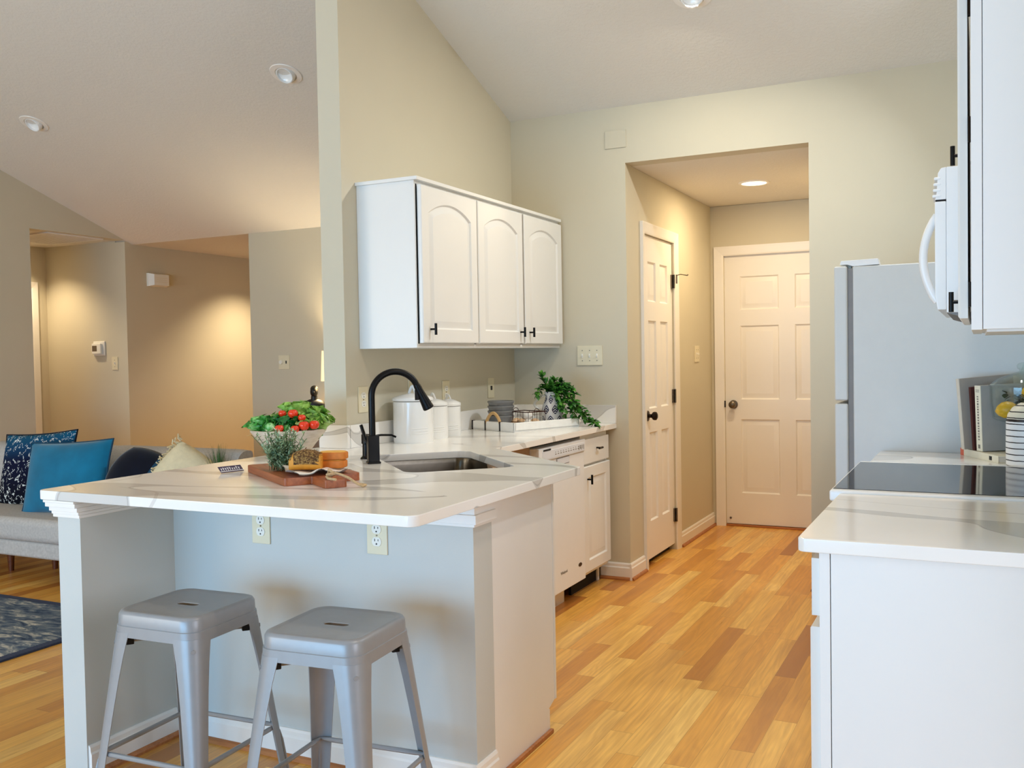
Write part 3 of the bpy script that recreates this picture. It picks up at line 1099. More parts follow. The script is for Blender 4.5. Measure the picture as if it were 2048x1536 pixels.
# ------------------------------------------------------------------ canisters
def canister(label, r, h, loc, knob=True):
    t = thing('canister', label, 'canister', loc, 0, 'white ceramic canisters')
    prof = [(0.001, 0.004), (r*0.9, 0.002), (r*0.97, 0.0), (r, 0.008), (r*1.005, h*0.3), (r*0.995, h*0.7), (r, h-0.012), (r*0.985, h-0.008), (0.001, h-0.008)]
    b = obj('body', MB().lathe(prof, 48), 'ceramic', t)
    mb = MB()
    for k in range(3):
        z = 0.045+0.012*k+0.0
        path = [((r*1.0)*math.cos(a), (r*1.0)*math.sin(a), z*(h/0.2)) for a in [R(-62+5*i) for i in range(11)]]
        mb.tube(path, 0.0022, 6)
    obj('embossed_lines', mb, 'ceramic', b)
    lid = [(0.001, h-0.006), (r*0.96, h-0.006), (r*1.03, h-0.004), (r*1.04, h+0.006), (r*0.98, h+0.012), (r*0.55, h+0.024), (r*0.2, h+0.03), (0.001, h+0.031)]
    l = obj('lid', MB().lathe(lid, 48), 'ceramic', t)
    k = r/0.095
    pts = [(-0.02*k+0.04*k*i/10, 0, h+0.026+0.036*k*math.sin(PI*i/10)) for i in range(11)]
    obj('knob', MB().tube(pts, 0.0075*k, 10), 'ceramic', l)
    return t


canister('largest white ceramic canister just behind the faucet', 0.095, 0.203, (-2.42, 3.82, CT))
canister('middle-sized white ceramic canister of the row of three', 0.075, 0.168, (-2.435, 4.025, CT))
canister('smallest white ceramic canister nearest the serving tray', 0.062, 0.158, (-2.437, 4.185, CT))

# ------------------------------------------------------------------ serving tray and what is on it
TA = math.atan2(0.449, 0.183)
tc = Vector((-2.259, 4.726))
def tp(a, b):
    """tray coordinates (length, width) -> world xy"""
    return (tc.x+a*math.cos(TA)-b*math.sin(TA), tc.y+a*math.sin(TA)+b*math.cos(TA))
tr = thing('serving_tray', 'whitewashed wooden tray with rattan handles on the far counter', 'tray', (tc.x, tc.y, CT), TA)
l2, w2, th, hh = 0.2425, 0.179, 0.014, 0.05
mb = MB().box(-l2, l2, -w2, w2, 0.0, 0.012, 0.002)
for s_ in (-1, 1):
    mb.box(-l2, l2, s_*w2-(th if s_ > 0 else 0), s_*w2+(th if s_ < 0 else 0), 0.0, hh, 0.004, 3)
    mb.box(s_*l2-(th if s_ > 0 else 0), s_*l2+(th if s_ < 0 else 0), -w2, w2, 0.0, hh, 0.004, 3)
obj('tray_body', mb, 'traypaint', tr)
for s_ in (-1, 1):
    pts = [(s_*(l2-th/2), -0.058+0.116*i/16, hh-0.012+0.058*math.sin(PI*i/16)**0.7) for i in range(17)]
    obj('handle', MB().tube(pts, 0.0085, 10), 'rattan', tr)
    for yb in (-0.06, 0.06, 0.17) if s_ < 0 else (-0.06, 0.06):
        xa = s_*l2
        lo, hi = min(xa-s_*0.016, xa+s_*0.002), max(xa-s_*0.016, xa+s_*0.002)
        obj('strap', MB().box(lo, hi, yb-0.005, yb+0.005, 0.001, hh+0.002, 0.001), 'leather', tr)

TZ = CT+0.012
def stack_bowl(z, label):
    t = tag(obj('bowl', MB().lathe([(0.001, 0.003), (0.04, 0), (0.045, 0.004), (0.058, 0.016), (0.066, 0.034), (0.069, 0.05), (0.0735, 0.055), (0.0745, 0.060), (0.073, 0.064), (0.069, 0.062), (0.063, 0.04), (0.052, 0.018), (0.001, 0.010)], 40), 'greybowl', None, loc=(*tp(-0.128, 0.06), z)), label, 'bowl', 'grey stacked bowls')
    return t
bl = ['lowest of the grey stoneware bowls stacked on the white tray', 'second grey bowl up in the stack on the white tray', 'third grey bowl up in the stack on the white tray', 'top grey bowl of the stack on the white tray']
for k in range(4):
    stack_bowl(TZ+0.0268*k, bl[k])

# wire basket with eggs
ba = thing('wire_basket', 'small rusty wire basket of eggs beside the grey bowls', 'basket', (*tp(-0.045, -0.055), TZ), TA)
mb = MB()
bx, by, bh = 0.062, 0.085, 0.085
for z in (0.004, 0.03, bh):
    mb.tube([(-bx, -by, z), (bx, -by, z), (bx, by, z), (-bx, by, z)], 0.0018 if z < bh else 0.0026, 6, closed=True)
for i in range(5):
    y = -by+2*by*i/4
    mb.tube([(-bx, y, bh), (-bx, y, 0.003), (bx, y, 0.003), (bx, y, bh)], 0.0014, 6)
for i in range(1, 4):
    x = -bx+2*bx*i/4
    mb.tube([(x, -by, bh), (x, -by, 0.003), (x, by, 0.003), (x, by, bh)], 0.0014, 6)
obj('basket_frame', mb, 'wire', ba)
for s_ in (-1, 1):
    obj('handle', MB().tube([(0.02*math.cos(a), s_*by, bh+0.018*math.sin(a)) for a in [PI*i/8 for i in range(9)]], 0.0018, 6), 'wire', ba)
egg_prof = [(0.0008, -0.027), (0.009, -0.0255), (0.016, -0.02), (0.0205, -0.01), (0.0215, 0.0), (0.0195, 0.012), (0.014, 0.023), (0.007, 0.0285), (0.0008, 0.030)]
random.seed(4)
eggs = [(-0.035, -0.05, 0.026, 'egg', 'white egg at the near left end of the wire basket'), (-0.034, 0.0, 0.027, 'browneg', 'tan egg in the middle of the wire basket bottom'), (-0.034, 0.052, 0.026, 'browneg', 'tan egg at the left end of the wire basket'),
        (0.02, -0.045, 0.026, 'browneg', 'tan egg at the right of the wire basket, against the jug'), (0.022, 0.02, 0.027, 'egg', 'white egg at the back of the wire basket'), (-0.012, -0.026, 0.062, 'egg', 'white egg lying on top in the wire basket'), (0.014, -0.02+0.05, 0.064, 'egg', 'white egg on top at the back of the basket')]
for x, y, z, m_, lb in eggs:
    wx, wy = tp(-0.045+x, -0.055+y)
    tag(obj('egg', MB().lathe(egg_prof, 20), m_, None, loc=(wx, wy, TZ+z), rot=(R(80+random.uniform(-20, 20)), 0, random.uniform(0, 6))), lb, 'egg', 'eggs in the wire basket')
tag(obj('egg', MB().ball((0, 0, 0), 0.026, 20, 14), 'egg', None, loc=(-2.09, 5.06, CT+0.026)), 'round white egg on the counter past the tray end', 'egg')

# patterned jug with trailing greenery
jp = (*tp(0.15, -0.06), TZ)
jg = thing('jug', 'white jug printed with navy leaves standing on the tray', 'jug', jp)
prof = [(0.001, 0.004), (0.052, 0.0), (0.056, 0.006), (0.06, 0.04), (0.061, 0.075), (0.054, 0.11), (0.042, 0.14), (0.038, 0.16), (0.042, 0.178), (0.046, 0.186), (0.042, 0.184), (0.034, 0.16), (0.03, 0.15)]
obj('body', MB().lathe(prof, 48), 'jug', jg)
ha = R(205)
pts = []
for i in range(15):
    t = PI*i/14
    rr = 0.045+0.055*math.sin(t)
    pts.append((rr*math.cos(ha), rr*math.sin(ha), 0.165-0.095*i/14))
obj('handle', MB().tube(pts, 0.0075, 10), 'jughandle', jg)


def leaf_card(mb, p, d, n, ln, wd, bend=0.25):
    """small curved pointed leaf from p along d"""
    d = d.normalized()
    s_ = d.cross(n)
    if s_.length < 1e-3:
        s_ = d.cross(Vector((0.3, 0.7, 0.2)))
    s_.normalize()
    n = s_.cross(d).normalized()
    vs = []
    prof = [(0, 0.12), (0.25, 0.75), (0.5, 1.0), (0.75, 0.72), (1, 0.05)]
    for u, w in prof:
        c = p+d*ln*u-n*bend*ln*u*u
        e = n*0.18*wd*w
        vs += [tuple(c+s_*wd*w+e), tuple(c), tuple(c-s_*wd*w+e)]
    fs = []
    for i in range(4):
        fs += [(i*3, i*3+1, i*3+4, i*3+3), (i*3+1, i*3+2, i*3+5, i*3+4)]
    mb.add(vs, fs)


random.seed(11)
gp = thing('trailing_plant', 'green leafy sprigs spilling out of the printed jug onto the counter', 'plant', (jp[0], jp[1], TZ+0.15))
stm, lv = MB(), MB()
def sprig(pts, nl, ls):
    P = [Vector(p) for p in pts]
    N = 14
    cur = []
    for k in range(N+1):
        t = k/N*(len(P)-1)
        i = min(int(t), len(P)-2)
        f = t-i
        p0, p1, p2, p3 = P[max(i-1, 0)], P[i], P[i+1], P[min(i+2, len(P)-1)]
        cur.append(0.5*((2*p1)+(p2-p0)*f+(2*p0-5*p1+4*p2-p3)*f*f+(3*p1-p0-3*p2+p3)*f**3))
    stm.tube(cur, [0.0022-0.0012*k/N for k in range(N+1)], 5)
    for k in range(nl):
        t = (k+0.8)/nl*N
        i = min(int(t), N-1)
        p = cur[i].lerp(cur[i+1], t-i)
        tg = (cur[i+1]-cur[i]).normalized()
        for s_ in (0, 1, 2):
            side = Vector((random.uniform(-1, 1), random.uniform(-1, 1), random.uniform(-0.3, 0.9)))
            d = (tg*0.55+side*0.9)
            leaf_card(lv, p, d, Vector((random.uniform(-.5, .5), random.uniform(-.8, .2), 1)), ls*random.uniform(0.75, 1.25), ls*random.uniform(0.24, 0.36), random.uniform(0.1, 0.5))
ex, ey = Vector((math.cos(yaw), math.sin(yaw), 0)), Vector((-math.sin(yaw), math.cos(yaw), 0))   # across / away, for reach of the sprigs
def Q(a, b, z):
    v = ex*a+ey*b
    return (v.x, v.y, z)
base = Q(0, 0, 0.0)
for pts in ([base, Q(-.03, 0, .06), Q(-.045, -.01, .10), Q(-.06, -.01, .128)], [base, Q(-.03, .01, .05), Q(-.065, -.01, .06), Q(-.085, -.02, .02)], [base, Q(0.0, .02, .06), Q(.015, 0, .1)],
            [base, Q(.02, .0, .05), Q(.06, -.01, .08), Q(.085, -.02, .07)], [base, Q(-.02, -.02, .04), Q(-.04, -.04, .06)],
            [base, Q(.03, -.03, .05), Q(.08, -.05, .03), Q(.115, -.055, -.03), Q(.14, -.055, -.075)], [base, Q(.03, -.02, .04), Q(.09, -.03, .02), Q(.14, -.04, -.04), Q(.19, -.05, -.085)],
            [base, Q(.04, 0, .04), Q(.11, .01, 0), Q(.16, 0, -.065), Q(.21, -.03, -.12), Q(.245, -.03, -.15)],
            [base, Q(.03, -.03, .03), Q(.07, -.05, -.01), Q(.10, -.055, -.07), Q(.12, -.055, -.10)], [base, Q(.02, -.04, .02), Q(.05, -.065, -.02), Q(.075, -.065, -.09)],
            [base, Q(.05, -.02, .03), Q(.12, -.02, -.03), Q(.16, -.03, -.10), Q(.20, -.04, -.13)], [base, Q(.05, .01, .03), Q(.13, 0, -.02), Q(.18, -.02, -.10), Q(.22, -.035, -.14), Q(.24, -.04, -.152)],
            [base, Q(.02, -.05, .03), Q(.035, -.07, -.01), Q(.045, -.072, -.06)], [base, Q(.04, -.04, .04), Q(.085, -.055, 0), Q(.11, -.05, -.05), Q(.13, -.05, -.11)], [base, Q(-.01, -.03, .05), Q(-.01, -.05, .075)], [base, Q(.03, .02, .06), Q(.05, .02, .09)], [base, Q(.04, -.01, .05), Q(.09, 0, .05), Q(.13, 0, .02)], [base, Q(.03, -.01, .04), Q(.07, -.02, .05), Q(.11, -.02, .05)]):
    sprig(pts, 15, 0.034)
obj('stems', stm, 'stem', gp)
obj('foliage', lv, 'ivy', gp, smooth=60)

# ------------------------------------------------------------------ salad bowl
SBX, SBY = -2.578, 3.105
sb = thing('salad_bowl', 'pale wooden bowl heaped with salad on the peninsula', 'bowl', (SBX, SBY, CT))
prof = [(0.001, 0.004), (0.068, 0.0), (0.074, 0.004), (0.108, 0.05), (0.143, 0.092), (0.154, 0.106), (0.157, 0.114), (0.151, 0.116), (0.14, 0.108), (0.104, 0.06), (0.07, 0.024), (0.001, 0.018)]
obj('bowl_body', MB().lathe(prof, 56), 'mapleend', sb)


def lettuce(name, label, mat, c, n, size, seed, frill=0.012, up=0.55, spread=PI*2, face=0.0):
    random.seed(seed)
    mb = MB()
    for k in range(n):
        a = face+spread*(k+0.5)/n-spread/2+random.uniform(-.2, .2)
        tilt = up+random.uniform(-.45, .25)
        ln = size*random.uniform(0.75, 1.1)
        wd = ln*random.uniform(0.5, 0.75)
        ph = random.uniform(0, 6)
        d = Vector((math.cos(a)*math.cos(tilt), math.sin(a)*math.cos(tilt), math.sin(tilt)))
        s_ = Vector((-math.sin(a), math.cos(a), 0))
        nn = d.cross(s_)
        st = Vector(c)+Vector((math.cos(a), math.sin(a), 0))*size*0.3*random.random()
        fq = random.uniform(9, 13)

        def fn(u, v, d=d, s_=s_, nn=nn, st=st, ln=ln, wd=wd, ph=ph, fq=fq):
            q = v*2-1
            w = wd*(math.sin(min(1, u*1.02+0.06)*PI*0.62)**0.8)
            edge = abs(q)**2.2
            tip = max(0, u-0.7)/0.3
            ruf = frill*((edge+tip)*math.sin(fq*u*2.2+ph+q*5)+0.6*(edge+tip)*math.sin(21*u+ph*2+9*q))
            p = st+d*ln*u+s_*q*w*0.5*(1-0.15*tip*abs(q))-nn*(0.16*ln*u*u-0.35*w*q*q)+nn*ruf
            return tuple(p+s_*0.25*ruf)
        mb.sheet(fn, 15, 15)
    return tag(obj(name, mb, mat, None, loc=(SBX, SBY, CT), smooth=70), label, 'lettuce', 'salad greens in the wooden bowl')


r_, f_ = ex, ey
def SB(a, b, z):
    v = ex*a+ey*b
    return (v.x, v.y, z)
lettuce('lettuce', 'bright green leaf lettuce at the left of the salad bowl', 'lettuce', SB(-0.08, -0.03, 0.07), 34, 0.10, 3, 0.012, 1.25)
lettuce('lettuce', 'dark green lettuce leaves in the middle of the salad bowl', 'darklettuce', SB(0.0, -0.05, 0.075), 34, 0.095, 8, 0.012, 1.15)
lettuce('lettuce', 'pale curly lettuce standing at the back of the salad bowl', 'frisee', SB(0.035, 0.04, 0.085), 40, 0.135, 21, 0.010, 1.35)
lettuce('lettuce', 'yellow-green curly lettuce at the right of the salad bowl', 'frisee', SB(0.10, 0.0, 0.075), 34, 0.10, 5, 0.010, 1.3)


def tomato(label, a, b, z, r):
    t = thing('tomato', label, 'tomato', (SBX+SB(a+.024, b, 0)[0], SBY+SB(a+.024, b, 0)[1], CT+z), 0, 'tomatoes in the salad bowl')
    prof = [(0.0006, -0.82), (0.45, -0.78), (0.8, -0.55), (0.98, -0.1), (0.97, 0.25), (0.8, 0.6), (0.5, 0.78), (0.2, 0.76), (0.0006, 0.7)]
    obj('fruit', MB().lathe([(p*r, z_*r) for p, z_ in prof], 24), 'tomato', t)
    return t


tomato('largest tomato at the front right of the salad bowl', 0.065, -0.115, 0.135, 0.022)
tomato('tomato at the far right by the bowl rim', 0.103, -0.098, 0.137, 0.021)
tomato('tomato peeking over the rim at the centre front of the bowl', -0.03, -0.134, 0.125, 0.0195)
tomato('half-hidden tomato at the rim, left of the largest tomato', 0.033, -0.134, 0.123, 0.018)
tomato('tomato high up in the middle of the heaped salad', 0.012, -0.072, 0.182, 0.021)
tomato('tomato at the back left of the heaped salad', -0.037, -0.05, 0.182, 0.0165)
tomato('small tomato beside the curly lettuce at the right', 0.05, -0.082, 0.165, 0.0165)
tag(obj('cucumber', MB().ball((0, 0, 0), 0.021, 20, 12, (1, 1, 0.95)), 'cucumber', None, loc=(SBX+SB(-.045, -.128, 0)[0], SBY+SB(-.045, -.128, 0)[1], CT+0.131)), 'round green cucumber end at the bowl rim, left of the tomatoes', 'cucumber')

# ------------------------------------------------------------------ cutting board with its load
BA = math.atan2(-0.562, 0.827)
bo = Vector((-1.981, 2.357))
bex, bey = Vector((0.827, -0.562)), Vector((0.562, 0.827))
def BP(a, b):
    """board coords: a<=0 from the handle end back along its length, b across"""
    p = bo+bex*a+bey*b
    return (p.x, p.y)
BT = 0.026
cbd = thing('cutting_board', 'reddish wooden cutting board with handle under the bread and herbs', 'cutting board', (bo.x, bo.y, CT), BA)
poly = rounded([(0, 0), (0, 0.092), (0.13, 0.092), (0.13, 0.164), (0, 0.164), (0, 0.256), (-0.475, 0.256), (-0.475, 0)], [0.012, 0.006, 0.008, 0.008, 0.006, 0.012, 0.014, 0.014], 4)
obj('board', MB().prism(poly, 'z', 0, BT, 0.002), 'boardwood', cbd)
mb = MB()
pts = [(0.085, 0.128, BT+0.006), (0.10, 0.135, BT+0.018), (0.115, 0.15, BT+0.012), (0.14, 0.165, BT+0.004), (0.165, 0.185, 0.012), (0.17, 0.20, 0.005), (0.155, 0.215, 0.005), (0.135, 0.205, 0.006)]
mb.tube(pts, 0.0042, 8)
mb.tube([(0.085, 0.128, BT+0.004), (0.078, 0.12, BT+0.016), (0.088, 0.118, BT+0.028), (0.098, 0.128, BT+0.02), (0.088, 0.138, BT+0.01)], 0.0042, 8)
mb.tube([(0.095, 0.128, BT+0.012), (0.09, 0.11, BT+0.006), (0.12, 0.105, BT+0.004), (0.15, 0.12, BT+0.003)], 0.0042, 8)
mb.tube([(0.08, 0.115, BT+0.012), (0.105, 0.118, BT+0.016), (0.10, 0.14, BT+0.014), (0.08, 0.138, BT+0.012)], 0.0042, 8, closed=True)
obj('twine_loop', mb, 'twine', cbd)
# napkin
random.seed(2)
def nap(u, v):
    a = -0.235+0.245*u
    b = 0.035+0.2*v+0.012*math.sin(6*u)
    z = 0.004+0.006*(math.sin(9*u+4*v)*math.sin(7*v+1.3)+1)+0.008*max(0, math.sin(14*u*v+2))
    return (a, b, z)
np_ = MB().sheet(nap, 34, 26)
n0 = len(np_.v)
np2 = [(x, y, z-0.0025) for x, y, z in np_.v]
np_.add(np2, [tuple(i for i in f[::-1]) for f in np_.f[:]])
tag(obj('napkin', np_, 'napkin', None, loc=(bo.x, bo.y, CT+BT), rotz=BA, smooth=60), 'crumpled white napkin under the bread on the cutting board', 'napkin')
NZ = CT+BT+0.012
# herb-crusted loaf: wedge with a crusted top
lo = thing('loaf', 'golden herb-crusted chunk of loaf on the napkin beside the rosemary', 'bread', (*BP(-0.095, 0.10), NZ), BA+R(62))
sec = []
for k, (x, wy, h) in enumerate([(-0.05, 0.028, 0.038), (-0.035, 0.036, 0.058), (0.0, 0.04, 0.064), (0.035, 0.038, 0.058), (0.055, 0.034, 0.05)]):
    lp = []
    for i in range(20):
        a = 2*PI*i/20
        cx, sz = math.cos(a), math.sin(a)
        yy = wy*math.copysign(abs(cx)**0.6, cx)
        zz = h/2+h/2*math.copysign(abs(sz)**0.7, sz)
        lp.append((x, yy, zz))
    sec.append(lp)
obj('loaf_body', MB().loft(sec), 'cheese', lo)
sec2 = []
for x, wy, h in [(-0.045, 0.03, 0.046), (-0.03, 0.0375, 0.0605), (0.0, 0.0415, 0.0665), (0.03, 0.0395, 0.0615), (0.05, 0.035, 0.053)]:
    lp = []
    for i in range(13):
        a = -0.25+(PI+0.5)*i/12
        cx, sz = math.cos(a), math.sin(a)
        lp.append((x, wy*math.copysign(abs(cx)**0.6, cx), h/2+0.0015+h/2*math.copysign(abs(sz)**0.7, sz)))
    sec2.append(lp)
cr = MB().loft(sec2, closed=False)
random.seed(9)
for k in range(160):
    i, j = random.randint(0, 4), random.randint(1, 11)
    p = Vector(sec2[i][j])+Vector((random.uniform(-.008, .008), random.uniform(-.004, .004), random.uniform(-0.001, .002)))
    leaf_card(cr, p, Vector((random.uniform(-1, 1), random.uniform(-1, 1), random.uniform(-.2, .5))), Vector((0, 0, 1)), random.uniform(.006, .012), 0.0016, 0.1)
obj('herb_crust', cr, 'crust', lo)


def bread_slice(label, loc, rotz, tilt=0.0):
    t = thing('bread_slice', label, 'bread', loc, 0, 'bread slices on the board', rot=(tilt, 0, rotz))
    pr_ = rounded([(-0.046, -0.034), (0.046, -0.034), (0.049, 0.012), (0.028, 0.036), (-0.028, 0.036), (-0.049, 0.012)], [0.014]*6, 5)
    obj('crust', MB().prism(pr_, 'z', 0.0, 0.0245, 0.004), 'crustbrown', t)
    pi_ = rounded([(-0.042, -0.030), (0.042, -0.030), (0.045, 0.01), (0.025, 0.032), (-0.025, 0.032), (-0.045, 0.01)], [0.012]*6, 5)
    obj('crumb', MB().prism(pi_, 'z', -0.0012, 0.0262, 0.003), 'slice', t)
    return t


bsx, bsy = BP(-0.10, 0.195)
bread_slice('lower of the two stacked yellow bread slices', (bsx, bsy, NZ+0.001), R(18))
bread_slice('upper of the two stacked yellow bread slices', (bsx+0.002, bsy+0.002, NZ+0.0285), R(26))

# rosemary bunch
random.seed(6)
ro = thing('rosemary_bunch', 'bushy grey-green rosemary bunch standing on the cutting board', 'herbs', (*BP(-0.225, 0.06), CT+BT))
sm, nd = MB(), MB()
for k in range(88):
    a = random.uniform(0, 2*PI)
    lean = random.uniform(0.0, 0.8)
    hgt = random.uniform(0.07, 0.15)*(1-0.25*lean)
    bx_ = Vector((random.uniform(-.035, .035), random.uniform(-.03, .03), 0.002))
    out = Vector((math.cos(a), math.sin(a), 0))
    pts = [bx_+out*hgt*lean*(t**1.5)+Vector((0, 0, hgt*t)) for t in [i/8 for i in range(9)]]
    sm.tube(pts, [0.0013]*9, 4)
    for j in range(34):
        t = random.uniform(0.08, 1.0)
        i = min(int(t*8), 7)
        p = pts[i].lerp(pts[i+1], t*8-i)
        b = random.uniform(0, 2*PI)
        d = Vector((math.cos(b), math.sin(b), random.uniform(0.1, 0.9)))
        leaf_card(nd, p, d, Vector((0, 0, 1)), random.uniform(.014, .027), 0.0027, random.uniform(-.2, .3))
obj('stems', sm, 'stem', ro)
obj('needles', nd, 'rosemary', ro, smooth=60)
# purple tag at the left corner
tg_ = thing('printed_tag', 'small purple printed tag leaning at the left corner of the board', 'tag', (-2.42, 2.60, CT), rot=(0, 0, R(74)))
tilt = Matrix.Rotation(R(38), 4, 'X')
obj('card', MB().box(-0.046, 0.046, 0.0, 0.032, 0.001, 0.003, 0.0006, mat=tilt), 'purple', tg_)
mb = MB()
random.seed(3)
for k in range(9):
    x = -0.040+k*0.0088
    h_ = random.uniform(0.010, 0.019)
    mb.box(x, x+0.0026, 0.010, 0.010+h_, 0.003, 0.0036, mat=tilt)
    mb.box(x, x+0.006, 0.012+h_*0.5, 0.0145+h_*0.5, 0.003, 0.0034, mat=tilt)
mb.box(-0.046, 0.046, 0.004, 0.007, 0.003, 0.0034, mat=tilt)
obj('lettering', mb, 'print', tg_)


# ------------------------------------------------------------------ stools
def rsq(h, r, n=10, z=0.0, sx=1.0):
    pts = []
    for cx, cy, a0 in ((h-r, h-r, 0), (-(h-r), h-r, 90), (-(h-r), -(h-r), 180), (h-r, -(h-r), 270)):
        for k in range(n+1):
            a = R(a0+90*k/n)
            pts.append(((cx+r*math.cos(a))*sx, cy+r*math.sin(a), z))
    return pts


def slot(n=10, z=0.0, lx=0.037, ly=0.0125):
    pts = []
    r = ly
    for cx, cy, a0 in ((lx-r, 0, 0), (-(lx-r), 0, 90), (-(lx-r), 0, 180), (lx-r, 0, 270)):
        for k in range(n+1):
            a = R(a0+90*k/n)
            pts.append((cx+r*math.cos(a), cy+r*math.sin(a), z))
    return pts


def make_stool(label, loc, rz):
    H = 0.61
    t = thing('bar_stool', label, 'stool', loc, rz, 'grey metal counter stools')
    hw = 0.148
    loops = [slot(z=H-0.008), slot(z=H-0.005, lx=0.039, ly=0.0145), rsq(0.06, 0.02, z=H-0.004), rsq(hw-0.028, 0.036, z=H-0.004), rsq(hw-0.02, 0.04, z=H-0.003), rsq(hw-0.012, 0.044, z=H), rsq(hw-0.004, 0.047, z=H-0.003), rsq(hw, 0.048, z=H-0.011),
             rsq(hw+0.001, 0.048, z=H-0.040), rsq(hw+0.0035, 0.048, z=H-0.0415), rsq(hw+0.005, 0.047, z=H-0.072), rsq(hw+0.002, 0.045, z=H-0.072), rsq(hw-0.002, 0.044, z=H-0.02)]
    obj('seat', MB().loft(loops, (False, False)), 'gun', t, smooth=50)
    zt, foot = H-0.06, 0.205
    for sx in (-1, 1):
        for sy in (-1, 1):
            lps = []
            for k in range(9):
                u = k/8
                z = zt*(1-u)+0.004*u
                c = (hw+0.0045)*(1-u)+foot*u
                fl = 0.026*(1-u)+0.012*(1-u)**6+0.034
                r = 0.045*(1-u)+0.016*u
                th = 0.0025
                lp = [(c, c-fl)]
                for i in range(7):
                    a = R(90*i/6)
                    lp.append((c-r+r*math.cos(a), c-r+r*math.sin(a)))
                lp.append((c-fl, c))
                ins = [(x-th if True else x, y-th) for x, y in lp]
                lp2 = [(c-fl, c-th)]
                for i in range(6, -1, -1):
                    a = R(90*i/6)
                    lp2.append((c-r+(r-th)*math.cos(a), c-r+(r-th)*math.sin(a)))
                lp2.append((c-th, c-fl))
                lps.append([(sx*x, sy*y, z) for x, y in lp+lp2])
            lg = obj('leg', MB().loft(lps), 'gun', t, smooth=50)
            # pressed groove near the foot and a dark rubber foot
            mb = MB()
            pr = []
            for k in range(6):
                u = 0.66+0.3*k/5
                z = zt*(1-u)+0.004*u
                c = (hw+0.0045)*(1-u)+foot*u
                r = 0.045*(1-u)+0.016*u
                q = c-r+r*0.7071
                pr.append((sx*q, sy*q, z))
            mb.tube(pr, [0.001, 0.0055, 0.006, 0.006, 0.006, 0.006], 8)
            obj('pressed_rib', mb, 'gun', lg)
            obj('foot_cap', MB().box(min(sx*(foot-0.036), sx*(foot+0.001)), max(sx*(foot-0.036), sx*(foot+0.001)), min(sy*(foot-0.036), sy*(foot+0.001)), max(sy*(foot-0.036), sy*(foot+0.001)), 0, 0.012, 0.002), 'rubber', lg)
    us = 0.63
    zs_ = zt*(1-us)
    cs = (hw+0.0045)*(1-us)+foot*us-0.012
    for k in range(4):
        m_ = Matrix.Rotation(PI/2*k, 4, 'Z')
        mb = MB().tube([(-cs, -cs, zs_), (-cs*0.8, -cs, zs_), (cs*0.8, -cs, zs_), (cs, -cs, zs_)], [0.004, 0.0072, 0.0072, 0.004], 10, mat=m_)
        obj('stretcher', mb, 'gun', t)
    zb = H-0.092
    cbn = hw-0.004
    for s_ in (-1, 1):
        obj('cross_brace', MB().tube([(-cbn, -s_*cbn, zb), (cbn, s_*cbn, zb+0.0*s_)], 0.006, 8), 'gun', t)
    for sx in (-1, 1):
        for sy in (-1, 1):
            q = cbn-0.03
            obj('bumper', MB().box(-0.011, 0.011, -0.011, 0.011, -0.011, 0.011, 0.002, mat=Matrix.Translation((sx*q, sy*q, zb))@Matrix.Rotation(PI/4, 4, 'Z')), 'rubber', t)
    return t


s1 = make_stool('grey metal stool under the counter, left one of the pair', (-2.088, 2.045, 0), R(3))
dup(s1, (-1.552, 2.045, 0), 'grey metal stool under the counter, right one of the pair', R(5))


# ------------------------------------------------------------------ plates on the walls
def plate(name, label, cat, loc, face, w, h, style, mat='ivory', group=None):
    """face: 'x' looks towards +x, 'y' looks towards -y"""
    rz = R(90) if face == 'x' else 0
    t = thing(name, label, cat, loc, rz, group)
    mb = MB().box(-w/2, w/2, -0.0055, 0, -h/2, h/2, 0.002, 2)
    obj('cover_plate', mb, mat, t)
    if style == 'duplex':
        for dz in (0.0195, -0.0195):
            lp = [[(0.0172*math.cos(R(a))*(1 if abs(math.sin(R(a))) < 0.75 else 1), y, dz+0.0165*max(-0.84, min(0.84, math.sin(R(a))))) for a in range(0, 360, 12)] for y in (-0.004, -0.0075, -0.0078)]
            rc = obj('receptacle', MB().loft(lp), 'whiteplastic', t)
            mb = MB().box(-0.0075, -0.0052, -0.0084, -0.0076, dz+0.001, dz+0.009).box(0.0052, 0.0072, -0.0084, -0.0076, dz+0.002, dz+0.008)
            mb.lathe([(0.001, -0.0084), (0.0027, -0.0084), (0.0027, -0.0076)], 10, c=(0, 0, dz-0.007), axis='y')
            obj('slots', mb, 'slot', rc)
        obj('screw', MB().lathe([(0.001, -0.0068), (0.003, -0.0066), (0.003, -0.005)], 10, axis='y'), 'nickel', t)
    elif style.startswith('toggle'):
        n = int(style[6:])
        for k in range(n):
            x = (k-(n-1)/2)*0.046
            up = -1 if (k == n-1 and n > 1) else 1
            obj('toggle', MB().box(x-0.0045, x+0.0045, -0.0065, -0.0045, -0.011, 0.011).box(x-0.0032, x+0.0032, -0.015, -0.005, up*0.002-0.004, up*0.002+0.006, 0.001), 'whiteplastic', t)
            for dz in (-0.03, 0.03):
                obj('screw', MB().lathe([(0.001, -0.0068), (0.0028, -0.0066), (0.0028, -0.005)], 10, c=(x, 0, dz), axis='y'), 'nickel', t)
    elif style == 'decora':
        obj('rocker', MB().box(-0.009, 0.009, -0.009, -0.005, -0.012, 0.012, 0.001), 'slot', t)
    elif style == 'dimmer':
        obj('dial', MB().lathe([(0.001, -0.02), (0.016, -0.019), (0.018, -0.005)], 20, c=(-0.026, 0, 0), axis='y'), 'whiteplastic', t)
        obj('toggle', MB().box(0.018, 0.03, -0.0075, -0.005, -0.012, 0.012, 0.001), 'slot', t)
    return t


